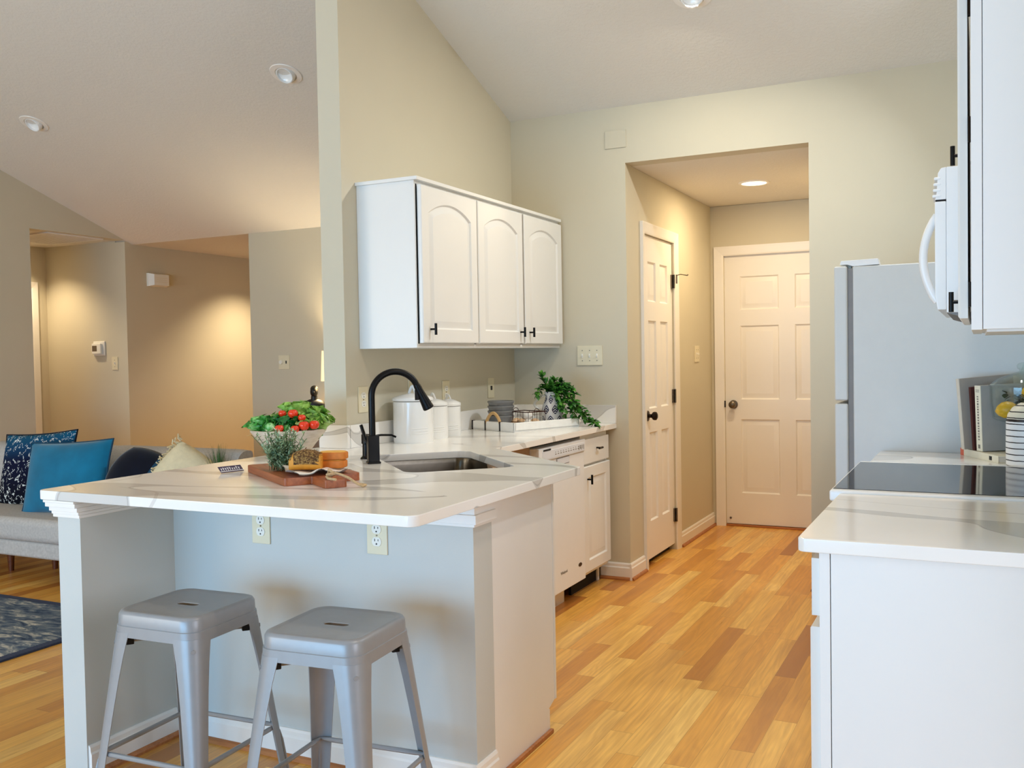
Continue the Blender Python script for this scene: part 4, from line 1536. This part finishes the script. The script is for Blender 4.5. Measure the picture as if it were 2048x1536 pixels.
plate('wall_outlet', 'ivory outlet on the half wall under the overhang above the left stool', 'outlet', (-2.150, 2.44, 0.765), 'y', 0.075, 0.12, 'duplex')
plate('wall_outlet', 'ivory outlet on the half wall above the right stool', 'outlet', (-1.685, 2.44, 0.765), 'y', 0.075, 0.12, 'duplex')
plate('wall_outlet', 'ivory outlet beside the faucet spout on the divider wall', 'outlet', (-2.55, 3.595, 1.127), 'x', 0.075, 0.119, 'duplex')
plate('wall_outlet', 'ivory outlet above the smallest canister', 'outlet', (-2.55, 4.35, 1.13), 'x', 0.075, 0.119, 'duplex')
plate('wall_outlet', 'ivory outlet half hidden behind the biggest canister lid', 'outlet', (-2.55, 4.02, 1.15), 'x', 0.075, 0.119, 'toggle1')
plate('light_switch', 'single ivory switch on the divider wall above the grey bowls', 'light switch', (-2.55, 4.868, 1.132), 'x', 0.075, 0.116, 'decora')
plate('light_switch', 'triple ivory toggle switch on the far wall beside the closet alcove', 'light switch', (-2.054, 5.19, 1.31), 'y', 0.157, 0.114, 'toggle3')
plate('light_switch', 'ivory double switch on the alcove wall between the two doors', 'light switch', (-1.82, 6.672, 1.306), 'x', 0.115, 0.116, 'toggle2')
plate('light_switch', 'ivory dimmer and switch plate on the far living-room wall', 'light switch', (-5.152, 6.17, 1.296), 'y', 0.112, 0.115, 'dimmer')
plate('light_switch', 'small ivory switch below the thermostat on the hall wall', 'light switch', (-7.024, 6.086, 1.31), 'y', 0.075, 0.118, 'toggle1')
t = thing('blank_plate', 'wall-coloured blank cover plate high on the far wall near the ceiling', 'cover plate', (-1.876, 5.19, 2.552))
obj('cover_plate', MB().box(-0.064, 0.064, -0.006, 0, -0.05, 0.05, 0.0015), 'wall', t)
# thermostat
t = thing('thermostat', 'white thermostat with small screen on the lit hall wall', 'thermostat', (-7.215, 6.086, 1.448))
obj('back_plate', MB().box(-0.075, 0.075, -0.012, 0, -0.066, 0.066, 0.006, 3), 'whiteplastic', t)
b = obj('housing', MB().box(-0.07, 0.045, -0.034, -0.012, -0.05, 0.045, 0.005, 3), 'whiteplastic', t)
obj('screen', MB().box(-0.062, -0.002, -0.0352, -0.033, -0.026, 0.026, 0.001), 'lcd', b)
# door chime
t = thing('door_chime', 'white door chime box high on the foyer wall', 'door chime', (-6.86, 6.433, 2.075), R(90))
loops = [[(-0.108, 0, -0.06), (0.108, 0, -0.06), (0.108, 0, 0.06), (-0.108, 0, 0.06)], [(-0.108, -0.02, -0.06), (0.108, -0.02, -0.06), (0.108, -0.02, 0.06), (-0.108, -0.02, 0.06)], [(-0.075, -0.062, -0.05), (0.1, -0.062, -0.05), (0.1, -0.062, 0.05), (-0.075, -0.062, 0.05)]]
obj('box', MB().loft(loops), 'whiteplastic', t)
mb = MB()
for k in range(3):
    mb.box(-0.05, 0.08, -0.0634, -0.061, -0.02+0.018*k, -0.017+0.018*k)
obj('grille_lines', mb, 'ivory', t)
# return-air grille in the hall ceiling
t = thing('ceiling_vent', 'white slatted air-return vent in the hall ceiling', 'vent', (-7.25, 5.63, 2.412))
obj('frame', MB().box(-0.33, 0.33, -0.28, -0.25, -0.012, 0, 0.002).box(-0.33, 0.33, 0.25, 0.28, -0.012, 0, 0.002).box(-0.33, -0.30, -0.25, 0.25, -0.012, 0, 0.002).box(0.30, 0.33, -0.25, 0.25, -0.012, 0, 0.002), 'trim', t)
mb = MB()
for k in range(15):
    x = -0.285+k*0.0407
    mb.box(x, x+0.024, -0.25, 0.25, -0.011, -0.008)
obj('slats', mb, 'trim', t)
obj('duct_shade_sheet', MB().box(-0.30, 0.30, -0.25, 0.25, -0.0015, -0.0005), 'dark', t)  # dark sheet in place of the shade inside the duct


# ------------------------------------------------------------------ ceiling lights
def eyeball(label, loc):
    t = thing('recessed_light', label, 'ceiling light', loc, 0, 'recessed eyeball lights', rot=(-math.atan(SL), 0, 0))
    obj('trim_ring', MB().lathe([(0.062, 0.0), (0.066, -0.006), (0.094, -0.005), (0.097, 0.0)], 40, caps=(False, False)).lathe([(0.062, 0.0), (0.058, 0.0015), (0.001, 0.002)], 40, caps=(False, False)), 'trim', t)
    m_ = Matrix.Rotation(R(-24), 4, 'X')
    obj('eyeball', MB().lathe([(0.056, 0.012), (0.058, -0.004), (0.052, -0.022), (0.048, -0.023), (0.046, -0.008), (0.03, 0.004), (0.001, 0.006)], 32, mat=m_, caps=(False, False)), 'ceramic', t)
    return t


eyeball('recessed eyeball light in the living-room vault nearest the divider wall', (-3.657, 4.459, zc(4.459)-0.001))
eyeball('recessed eyeball light in the living-room vault at the far left', (-5.897, 4.481, zc(4.481)-0.001))
eyeball('recessed eyeball light in the kitchen vault at the top edge of the photo', (-1.213, 4.44, zc(4.44)-0.001))
al = thing('recessed_light', 'glowing round recessed light in the alcove ceiling', 'ceiling light', (-1.308, 6.236, 2.412))
obj('trim_ring', MB().lathe([(0.078, -0.003), (0.082, -0.007), (0.098, -0.005), (0.1, 0)], 40, caps=(False, False)), 'trim', al)
obj('lens', MB().lathe([(0.001, -0.004), (0.079, -0.004), (0.079, -0.001)], 40), 'alcove_lens', al)
lamp('alcove_light_beam', 'AREA', (-1.308, 6.236, 2.40), 21, (1.0, 0.77, 0.47), 0.15, aim=(-1.308, 6.236, 0))
# warm ceiling lights in the hall and the foyer (both fixtures are around the corner)
for nm, lb, x, y, z, p in (('hall', 'round recessed light in the hall ceiling by the vent', -7.66, 5.63, 2.411, 120), ('foyer', 'round recessed light in the foyer ceiling', -6.27, 7.46, 2.379, 250)):
    t = thing('recessed_light', lb, 'ceiling light', (x, y, z))
    obj('trim_ring', MB().lathe([(0.07, -0.003), (0.075, -0.006), (0.09, -0.004), (0.092, 0)], 32, caps=(False, False)), 'trim', t)
    obj('lens', MB().lathe([(0.001, -0.003), (0.071, -0.003), (0.071, -0.001)], 32), 'alcove_lens', t)
    lamp(nm+'_light_beam', 'SPOT', (x, y, z-0.01), p, (1.0, 0.79, 0.50), radius=0.05, spot=R(122), blend=0.75, aim=(x, y, 0))
# second kitchen eyeball light, over the fridge side (behind the near wall cabinet in the photo)
eyeball('recessed eyeball light in the kitchen vault above the fridge side', (0.08, 4.42, zc(4.42)-0.001))
eyeball('recessed eyeball light in the kitchen vault over the aisle, nearer the camera', (-0.05, 2.3, zc(2.3)-0.001))
lamp('aisle_light_beam', 'AREA', (-0.05, 2.28, zc(2.28)-0.06), 22, (1.0, 0.82, 0.64), 0.14, aim=(-0.9, 2.6, 0.0), spread=R(150))
lamp('cabinet_light_beam', 'AREA', (-1.213, 4.42, zc(4.42)-0.05), 20, (1.0, 0.90, 0.70), 0.11, aim=(-1.5, 4.2, 0.0), spread=R(170))
lamp('kitchen_light_beam', 'AREA', (0.08, 4.40, zc(4.40)-0.05), 20, (0.80, 0.90, 1.0), 0.11, aim=(-1.9, 4.0, 1.1), spread=R(120))

# ------------------------------------------------------------------ right-hand run
rb = thing('base_cabinet', 'white base cabinet at the right end of the photo, side panel facing the camera', 'cabinet', (-0.33, 2.78, 0), R(-90))
# local x = 2.78 - world y (0..0.68), local y = world x + 0.33, front looks towards -x
obj('body', MB().box(0.0, 0.66, 0.022, 0.628, 0.10, 0.883, 0.001), 'cab', rb)
obj('face_frame', MB().box(0.0, 0.68, 0.02, 0.042, 0.10, 0.883, 0.001), 'cab', rb)
obj('side_panel', MB().box(0.66, 0.678, 0.0435, 0.628, 0.0, 0.883, 0.001), 'cab', rb)
dr = obj('drawer', panel_face([0, 0.63], [0, 0.125], set(), 0.018), 'cab', rb, loc=(0.035, 0.002, 0.742))
obj('handle', tknob(False), 'black', dr, loc=(0.315, 0, 0.06))
dd = obj('door', cab_door(0.63, 0.60, 0), 'cab', rb, loc=(0.035, -0.002, 0.117))
obj('handle', tknob(), 'black', dd, loc=(0.05, 0, 0.53))
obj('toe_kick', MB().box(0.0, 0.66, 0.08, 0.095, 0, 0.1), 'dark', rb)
rb2 = thing('base_cabinet', 'white base cabinet between the range and the fridge', 'cabinet', (-0.33, 3.975, 0), R(-90))
obj('body', MB().box(0.0, 0.42, 0.022, 0.628, 0.10, 0.883, 0.001), 'cab', rb2)
dr = obj('drawer', panel_face([0, 0.38], [0, 0.125], set(), 0.018), 'cab', rb2, loc=(0.02, 0.002, 0.742))
obj('handle', tknob(False), 'black', dr, loc=(0.19, 0, 0.06))
dd = obj('door', cab_door(0.38, 0.60, 0), 'cab', rb2, loc=(0.02, -0.002, 0.117))
obj('handle', tknob(), 'black', dd, loc=(0.05, 0, 0.53))
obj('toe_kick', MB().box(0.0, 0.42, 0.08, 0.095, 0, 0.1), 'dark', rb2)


def ctop(label, y0, y1, rads):
    return tag(obj('countertop', slab_with_hole(rounded([(-0.354, y0), (0.299, y0), (0.299, y1), (-0.354, y1)], rads, 5), None, 0.884, CT), 'quartz'), label, 'countertop')


ctop('white quartz countertop nearest the camera, in front of the range', 2.086, 2.782, [0.02, 0, 0, 0.004])
ctop('white quartz countertop with the books and striped vase beyond the range', 3.55, 3.985, [0.004, 0, 0, 0.004])

# range
rg = thing('kitchen_range', 'white electric range with a black glass cooktop', 'range', (-0.33, 3.548, 0), R(-90))
# local x = 3.548 - y (0..0.764); y = x + 0.33
obj('body', MB().box(0.002, 0.762, 0.03, 0.625, 0.0, 0.89, 0.002), 'appl', rg)
obj('cooktop_frame', MB().box(0.0, 0.764, -0.052, 0.625, 0.89, 0.922, 0.007, 3), 'appl', rg)
obj('cooktop_glass', MB().box(0.045, 0.735, -0.045, 0.52, 0.9215, 0.9235, 0.0008), 'glasstop', rg)
obj('control_panel', MB().prism([(-0.045, 0.80), (0.03, 0.80), (0.03, 0.89), (-0.045, 0.89)], 'x', 0.003, 0.761, 0.004), 'appl', rg)
ov = obj('oven_door', MB().box(0.004, 0.76, -0.005, 0.028, 0.20, 0.795, 0.004), 'appl', rg)
obj('oven_window', MB().box(0.14, 0.62, -0.0065, -0.004, 0.35, 0.66, 0.001), 'glasstop', ov)
obj('handle', MB().tube([(0.06, -0.004, 0.755), (0.06, -0.05, 0.765), (0.075, -0.062, 0.768), (0.685, -0.062, 0.768), (0.70, -0.05, 0.765), (0.70, -0.004, 0.755)], 0.012, 12), 'appl', ov)
obj('drawer', MB().box(0.004, 0.76, -0.003, 0.028, 0.03, 0.195, 0.004), 'appl', rg)

# wall cabinets on the right
rc = thing('wall_cabinet', 'white wall cabinet at the right edge, side panel towards the camera', 'cabinet', (-0.036, 2.782, 1.355), R(-90))
obj('body', MB().box(0.0, 0.66, 0.022, 0.335, 0.0, 0.755, 0.001), 'cab', rc)
obj('face_frame', MB().box(0.0, 0.68, 0.022, 0.042, -0.002, 0.757, 0.0008), 'cab', rc)
obj('side_panel', MB().box(0.66, 0.678, 0.0432, 0.335, -0.001, 0.756, 0.0008), 'cab', rc)
obj('bottom_rail', MB().box(0.0, 0.64, 0.05, 0.33, -0.006, 0.0), 'cab', rc)
dd = obj('door', cab_door(0.645, 0.715, 0.055, 0.018), 'cab', rc, loc=(0.02, -0.002, 0.022))
obj('handle', tknob(), 'black', dd, loc=(0.045, 0, 0.06))
for hz in (0.07, 0.40, 0.65):
    obj('hinge', MB().box(0.655, 0.668, 0.016, 0.0225, hz-0.025, hz+0.025, 0.001), 'bronze', rc)
rm = thing('wall_cabinet', 'short white wall cabinet above the microwave', 'cabinet', (-0.036, 3.545, 1.802), R(-90))
obj('body', MB().box(0.0, 0.762, 0.02, 0.335, 0.0, 0.308, 0.001), 'cab', rm)
for x0, hx in ((0.01, 0.325), (0.385, 0.33)):
    dd = obj('door', cab_door(0.367, 0.29, 0.0, 0.018), 'cab', rm, loc=(x0, 0, 0.008))
    obj('handle', tknob(), 'black', dd, loc=(hx, 0, 0.025))
# microwave
mw = thing('microwave', 'white over-the-range microwave with a curved bar handle', 'microwave', (-0.078, 3.545, 1.40), R(-90))
# local x = 3.545-y (0..0.762), y = world x + .078
obj('body', MB().box(0.0, 0.762, 0.0, 0.376, 0.012, 0.40, 0.003), 'appl', mw)
obj('door', MB().prism([(-0.022, 0.02), (-0.028, 0.06), (-0.028, 0.31), (-0.0, 0.31), (0.0, 0.02)], 'x', 0.001, 0.761, 0.003), 'appl', mw)
obj('seam', MB().box(0.002, 0.760, -0.026, 0.0, 0.309, 0.314), 'dark', mw)
mb = MB().prism([(-0.027, 0.314), (-0.023, 0.335), (-0.02, 0.385), (-0.012, 0.398), (0, 0.40), (0, 0.314)], 'x', 0.001, 0.761, 0.002)
for k in range(4):
    mb.box(0.03, 0.762, -0.034+0.0014*k, -0.012, 0.320+k*0.0155, 0.3285+k*0.0155, 0.003)
obj('top_vent', mb, 'appl', mw)
pts = [(0.70, -0.024-0.036*math.sin(PI*k/16)**0.8, 0.045+0.235*k/16) for k in range(17)]
obj('handle', MB().tube(pts, [0.011]*17, 12, mat=None), 'appl', mw)
mb = MB().prism([(0.0, 0.012), (0.36, 0.012), (0.36, -0.004), (0.05, -0.004)], 'x', 0.004, 0.758)
un_ = obj('underside', mb, 'gasket', mw)
mb = MB()
for k in range(7):
    mb.box(0.70-0.03*k, 0.72-0.03*k, 0.05, 0.09, -0.008, -0.003)
obj('vent_slots', mb, 'ink', un_)

# fridge
fr = thing('refrigerator', 'white pebbled-side refrigerator beyond the far counter', 'refrigerator', (-0.455, 4.76, 0), R(-90))
# local x = 4.76 - y (0..0.74); y = world x + .455
obj('body', MB().box(0.0, 0.74, 0.0, 0.72, 0.02, 1.652, 0.006, 3), 'fridge', fr)
obj('gasket', MB().box(0.006, 0.734, -0.02, 0.0, 0.06, 1.645), 'gasket', fr)
obj('fridge_door', MB().box(0.0, 0.744, -0.072, -0.02, 0.05, 1.10, 0.008, 3), 'fridge', fr)
obj('freezer_door', MB().box(0.0, 0.744, -0.072, -0.02, 1.112, 1.654, 0.008, 3), 'fridge', fr)
obj('hinge_cover', MB().prism([(-0.05, 1.66), (-0.045, 1.676), (0.095, 1.679), (0.1, 1.655), (-0.0, 1.652), (-0.02, 1.66)], 'x', 0.66, 0.735, 0.002), 'appl', fr)
obj('hinge', MB().box(0.70, 0.725, -0.028, -0.005, 1.645, 1.662, 0.002), 'nickel', fr)
obj('base_grille', MB().box(0.005, 0.735, -0.03, 0.0, 0.0, 0.045, 0.003), 'gasket', fr)

# ------------------------------------------------------------------ things on the far right counter
def book(name, label, w, h, t_, loc, rot, cover, spine=None, group=None):
    """spine at x=0 looking towards -x, covers along x, thickness along y, standing on z=0"""
    b = thing(name, label, 'book', loc, 0, group, rot=rot)
    c = MB().box(0, w, 0, 0.0025, 0, h, 0.0008).box(0, w, t_-0.0025, t_, 0, h, 0.0008)
    obj('cover', c, cover, b)
    obj('spine', MB().box(-0.003, 0.0005, 0, t_, 0, h, 0.0012), spine or cover, b)
    obj('pages', MB().box(0.002, w-0.004, 0.0025, t_-0.0025, 0.003, h-0.003), 'page', b)
    return b


fb = book('book', 'white and salmon book lying flat on the counter beside the striped vase', 0.20, 0.30, 0.026, (-0.065, 3.965, CT), (R(90), 0, R(-70)), 'bookwhite', 'bookwhite')
fb.rotation_euler = (0, 0, 0)
# flat book built lying down: replace orientation with explicit matrix
fb.matrix_world = Matrix.Translation((-0.062, 3.945, CT)) @ Matrix.Rotation(R(-66), 4, 'Z') @ Matrix(((0, 0, 1, 0), (1, 0, 0, 0), (0, 1, 0, 0), (0, 0, 0, 1)))
obj('spine_end', MB().box(-0.0034, 0.0006, -0.0003, 0.0263, 0.0, 0.03, 0.0012), 'booksalmon', fb)
obj('spine_label', MB().box(-0.0036, -0.0028, 0.006, 0.02, 0.235, 0.255), 'ink', fb)
BZ = CT+0.0275
book('book', 'tall taupe book at the left of the three standing books', 0.20, 0.262, 0.022, (-0.048, 3.86, BZ), (R(-1), R(-4), R(27)), 'booktaupe', 'page')
book('book', 'thin dark red book between the two pale standing books', 0.16, 0.232, 0.014, (-0.014, 3.838, BZ), (R(-1), R(-3), R(28)), 'bookred')
wb = book('book', 'grey book with lettered cream spine in front of the standing books', 0.155, 0.238, 0.036, (0.012, 3.798, BZ), (0, R(-2), R(31)), 'bookgrey', 'bookwhite')
mb = MB()
random.seed(8)
z = 0.04
while z < 0.2:
    h_ = random.uniform(0.004, 0.008)
    mb.box(-0.0037, -0.0029, 0.0135, 0.0225, z, z+h_)
    z += h_+0.004
mb.box(-0.0037, -0.0029, 0.007, 0.029, 0.215, 0.217).box(-0.0037, -0.0029, 0.007, 0.029, 0.221, 0.223).box(-0.0037, -0.0029, 0.012, 0.024, 0.01, 0.024)
obj('lettering', mb, 'lettering', wb)
# striped vase
tag(obj('vase', MB().lathe([(0.001, 0.002), (0.066, 0.0), (0.071, 0.004), (0.072, 0.06), (0.071, 0.15), (0.066, 0.175), (0.052, 0.197), (0.034, 0.21), (0.026, 0.214), (0.024, 0.214), (0.022, 0.205), (0.001, 0.2)], 56), 'stripe', None, loc=(0.152, 3.632, CT)), 'white ceramic vase with thin black horizontal stripes by the cooktop', 'vase')
# glass jar with lemons
gx, gy = 0.140, 3.80
gj = thing('glass_jar', 'lidded glass pedestal jar of lemons behind the striped vase', 'jar', (gx, gy, CT))
prof = [(0.001, 0.0), (0.062, 0.0), (0.064, 0.005), (0.05, 0.012), (0.015, 0.024), (0.012, 0.09), (0.03, 0.128), (0.085, 0.142), (0.098, 0.15), (0.105, 0.20), (0.107, 0.262), (0.104, 0.262), (0.101, 0.2), (0.094, 0.155), (0.001, 0.15)]
obj('bowl', MB().lathe(prof, 48), 'glass', gj)
l = obj('lid', MB().lathe([(0.109, 0.262), (0.111, 0.268), (0.085, 0.29), (0.045, 0.306), (0.014, 0.316), (0.012, 0.322), (0.02, 0.328), (0.021, 0.338), (0.014, 0.346), (0.001, 0.348), (0.001, 0.34), (0.01, 0.312), (0.044, 0.302), (0.084, 0.286), (0.106, 0.267)], 48, caps=(False, False)), 'glass', gj)
LS = 1.12
lem = [(r*LS, z*LS) for r, z in [(0.0008, -0.036), (0.006, -0.033), (0.016, -0.026), (0.025, -0.012), (0.0265, 0.003), (0.022, 0.017), (0.013, 0.028), (0.006, 0.033), (0.0008, 0.036)]]
for (a, b_, z, rx, rz, lb) in ((-0.052, -0.042, 0.182, 80, 75, 'lemon low in the glass jar against its left side'), (0.03, 0.01, 0.245, 70, 80, 'lemon at the top of the glass jar'), (0.045, -0.045, 0.182, 80, 120, 'lemon low in the glass jar on the right')):
    tag(obj('lemon', MB().lathe(lem, 24), 'lemon', None, loc=(gx+a, gy+b_, CT+z), rot=(R(rx), 0, R(rz))), lb, 'lemon', 'lemons in the glass jar')
random.seed(14)
mb = MB()
for k in range(60):
    a = random.uniform(0, 2*PI)
    rr = random.uniform(0.01, 0.075)
    p = Vector((rr*math.cos(a), rr*math.sin(a), random.uniform(0.185, 0.255)))
    leaf_card(mb, p, Vector((random.uniform(-1, 1), random.uniform(-1, 1), random.uniform(-.6, .6)))*1.0, Vector((0, 0, 1)), 0.026, 0.011, 0.2)
tag(obj('leaf_filler', mb, 'artleaf', None, loc=(gx, gy, CT), smooth=60), 'dark green leaves packed round the lemons in the glass jar', 'leaves')['kind'] = 'stuff'


# ------------------------------------------------------------------ living room
SX0, SX1 = -6.55, -4.08
so_ = thing('sofa', 'light grey fabric sofa on dark wooden legs in the living room', 'sofa', (0, 0, 0))
obj('base_rail', MB().box(SX0, SX1, 3.72, 4.52, 0.165, 0.262, 0.018, 4), 'linen', so_)
obj('seat_cushion', MB().box(SX0+0.005, SX1-0.005, 3.70, 4.36, 0.258, 0.402, 0.045, 5), 'linen', so_)
def back_pad(x0, x1):
    lps = []
    for k in range(15):
        u = k/14
        x = x0+(x1-x0)*u
        e = 1-max(0, 1-min(u, 1-u)/0.10)**2*0.35
        lp = []
        for i in range(24):
            a = 2*PI*i/24
            cx, sz = math.cos(a), math.sin(a)
            yy = 4.42+0.12*e*math.copysign(abs(cx)**0.6, cx)+0.10*(0.5+0.5*sz)
            zz = 0.57+0.19*(0.94+0.06*e)*math.copysign(abs(sz)**0.55, sz)
            lp.append((x, yy, zz))
        lps.append(lp)
    return MB().loft(lps)
obj('backrest', back_pad(SX0, -5.25), 'linen', so_, smooth=60)
obj('backrest', back_pad(-5.248, SX1), 'linen', so_, smooth=60)
for x, y in ((-5.55, 3.95), (-4.2, 3.80), (-6.4, 3.8), (-5.33, 4.10), (-4.2, 4.42), (-6.4, 4.42)):
    obj('leg', MB().lathe([(0.016, 0), (0.026, 0.17)], 14, c=(x, y, 0)), 'legwood', so_)


def cushion(w, h, t_, pinch=0.06, n=26, rnd=0.0):
    lps = []
    mb = MB()
    def P(u, v, s_):
        x, y = u*2-1, v*2-1
        ed = (1-abs(x)**2.6)*(1-abs(y)**2.6)
        th = t_/2*max(0, ed)**0.55
        kx = 1-pinch*(1-y*y)*abs(x)**3
        ky = 1-pinch*(1-x*x)*abs(y)**3
        if rnd:
            ex_, ey_ = x*math.sqrt(1-y*y/2), y*math.sqrt(1-x*x/2)
            x, y, kx, ky = x+(ex_-x)*rnd, y+(ey_-y)*rnd, 1, 1
        return (x*w/2*kx, s_*th, y*h/2*ky)
    mb.sheet(lambda u, v: P(u, v, -1), n, n)
    mb.sheet(lambda u, v: P(u, v, 1), n, n)
    return mb


def piping(w, h, pinch=0.06, r=0.006):
    pts = []
    for e in range(4):
        for k in range(16):
            s_ = k/16*2-1
            x, y = ((s_, -1), (1, s_), (-s_, 1), (-1, -s_))[e]
            kx = 1-pinch*(1-y*y)*abs(x)**3
            ky = 1-pinch*(1-x*x)*abs(y)**3
            pts.append((x*w/2*kx, 0, y*h/2*ky))
    return MB().tube(pts, r, 6, closed=True)


def pillow(label, w, h, t_, loc, rot, mat, pip=None, rnd=0.0):
    t = thing('cushion', label, 'cushion', loc, 0, 'sofa cushions', rot=rot)
    obj('cover', cushion(w, h, t_, rnd=rnd), mat, t, smooth=60)
    if pip:
        obj('piping', piping(w, h), pip, t)
    return t


pillow('navy cushion with white squiggles at the left end of the sofa', 0.64, 0.50, 0.17, (-5.56, 4.165, 0.622), (R(-14), R(-4), R(4)), 'squiggle', 'navy')
pillow('bright teal velvet cushion on the sofa in front of the squiggle-print one', 0.62, 0.46, 0.17, (-5.065, 4.0, 0.612), (R(-16), R(-3), R(10)), 'teal', 'tealtrim')
nv = pillow('dark navy velvet cushion with teal band slumped in mid-sofa', 0.50, 0.42, 0.17, (-4.50, 4.10, 0.572), (R(-18), R(28), R(20)), 'navy', None, 0.75)
obj('band', MB().sheet(lambda u, v: (0.02+(v-0.5)*0.05, -(0.003+0.085*max(0, 1-abs(u*2-1)**2.6)**0.55), (u-0.5)*0.418), 24, 4), 'tealtrim', nv)
cr_ = pillow('cream fringed cushion at the right end of the sofa', 0.44, 0.42, 0.19, (-4.20, 4.12, 0.58), (R(-14), R(36), R(14)), 'cream', None, 0.35)
random.seed(21)
mb = MB()
for k in range(34):
    v = -0.2+0.4*k/33
    b = Vector((-0.2, random.uniform(-.01, .01), v))
    mb.tube([b, b+Vector((-0.018, random.uniform(-.02, .02), random.uniform(-.015, .015))), b+Vector((-0.03, random.uniform(-.03, .03), random.uniform(-.03, .03)))], 0.0045, 5)
obj('fringe', mb, 'cream', cr_)

# rug
rgx0, rgx1, rgy0, rgy1 = -6.6, -3.88, 1.2, 3.49
rug = thing('rug', 'distressed blue-grey patterned rug on the living-room floor', 'rug', (0, 0, 0))
obj('pile', MB().box(rgx0+0.05, rgx1-0.05, rgy0+0.05, rgy1-0.05, 0.0005, 0.012, 0.002), 'rug', rug)
mb = MB().box(rgx0, rgx1, rgy0, rgy0+0.05, 0.0003, 0.011, 0.002).box(rgx0, rgx1, rgy1-0.05, rgy1, 0.0003, 0.011, 0.002).box(rgx0, rgx0+0.05, rgy0+0.05, rgy1-0.05, 0.0003, 0.011, 0.002).box(rgx1-0.05, rgx1, rgy0+0.05, rgy1-0.05, 0.0003, 0.011, 0.002)
obj('border', mb, 'rugedge', rug)

# side table with potted grass at the end of the sofa
tx, ty = -3.80, 3.98
st = thing('side_table', 'small round side table at the right end of the sofa', 'side table', (tx, ty, 0))
obj('top', MB().lathe([(0.001, 0.52), (0.19, 0.52), (0.2, 0.53), (0.2, 0.54), (0.195, 0.545), (0.001, 0.545)], 40), 'legwood', st)
for k in range(3):
    a = R(30+120*k)
    obj('leg', MB().tube([(0.1*math.cos(a), 0.1*math.sin(a), 0.52), (0.17*math.cos(a), 0.17*math.sin(a), 0.0)], [0.014, 0.01], 10), 'legwood', st)
gr = thing('potted_grass', 'tuft of dark ornamental grass in a pot at the sofa end', 'plant', (tx, ty, 0.545))
obj('pot', MB().lathe([(0.001, 0), (0.042, 0), (0.055, 0.10), (0.058, 0.11), (0.052, 0.11), (0.048, 0.1), (0.001, 0.095)], 28), 'pot', gr)
random.seed(31)
mb = MB()
for k in range(120):
    a = random.uniform(0, 2*PI)
    r0 = random.uniform(0, 0.04)
    lean = random.uniform(0.0, 0.55)*(0.4+r0/0.04*0.6)
    ln = random.uniform(0.14, 0.225)
    o_ = Vector((math.cos(a), math.sin(a), 0))
    s_ = Vector((-math.sin(a), math.cos(a), 0))*0.0022
    vs = []
    for i in range(5):
        u = i/4
        p = o_*(r0+ln*lean*u**1.6)+Vector((0, 0, 0.095+ln*u*(1-0.25*lean*u)))
        w = 1-u*0.9
        vs += [tuple(p-s_*w), tuple(p+s_*w)]
    mb.add(vs, [(2*i, 2*i+1, 2*i+3, 2*i+2) for i in range(4)])
obj('blades', mb, 'grass', gr, smooth=60)

# console table with lamp and bust by the far living-room wall
cn = thing('console_table', 'taupe console cabinet against the far living-room wall', 'console table', (-4.2, 5.97, 0))
obj('top', MB().box(-0.52, 0.6, -0.19, 0.19, 0.84, 0.87, 0.004), 'console', cn)
obj('body', MB().box(-0.50, 0.58, -0.17, 0.185, 0.12, 0.84, 0.004), 'console', cn)
for x in (-0.46, 0.54):
    for y in (-0.13, 0.14):
        obj('leg', MB().box(x-0.02, x+0.02, y-0.02, y+0.02, 0, 0.12, 0.002), 'legwood', cn)
lx, ly = -4.50, 5.97
la = thing('table_lamp', 'lit table lamp with cream drum shade half hidden by the divider', 'lamp', (lx, ly, 0.87))
obj('base', MB().lathe([(0.001, 0), (0.05, 0), (0.052, 0.01), (0.015, 0.025), (0.012, 0.3), (0.001, 0.3)], 24), 'bronze', la)
obj('lamp_shade', MB().lathe([(0.098, 0.275), (0.1, 0.275), (0.09, 0.51), (0.088, 0.51)], 40, caps=(False, False)), 'shade', la)
lamp('table_lamp_bulb', 'POINT', (lx, ly, 0.87+0.40), 58, (1.0, 0.80, 0.50), radius=0.04)
bu = Vector((-4.60, 5.85, 0.87))
mb = MB()
mb.lathe([(0.001, 0), (0.06, 0), (0.055, 0.02), (0.03, 0.035), (0.025, 0.05)], 20)
mb.ball((0, 0, 0.09), 0.062, 18, 12, (1.35, 0.7, 0.85))
mb.ball((-0.05, 0, 0.075), 0.035, 14, 10, (1, 0.9, 1.2))
mb.ball((0.05, 0, 0.075), 0.035, 14, 10, (1, 0.9, 1.2))
mb.tube([(0, 0, 0.1), (0, -0.002, 0.165)], [0.03, 0.024], 14)
mb.ball((0, -0.004, 0.195), 0.036, 18, 12, (0.85, 1.05, 1.2))
mb.ball((0, 0.012, 0.215), 0.032, 16, 10, (0.95, 1, 0.9))
mb.ball((0, -0.04, 0.19), 0.009, 10, 8, (0.8, 1.2, 1.2))
tag(obj('bust', mb, 'statue', None, loc=bu, rotz=R(35), smooth=60), 'small black bust on the console below the lamp', 'sculpture')
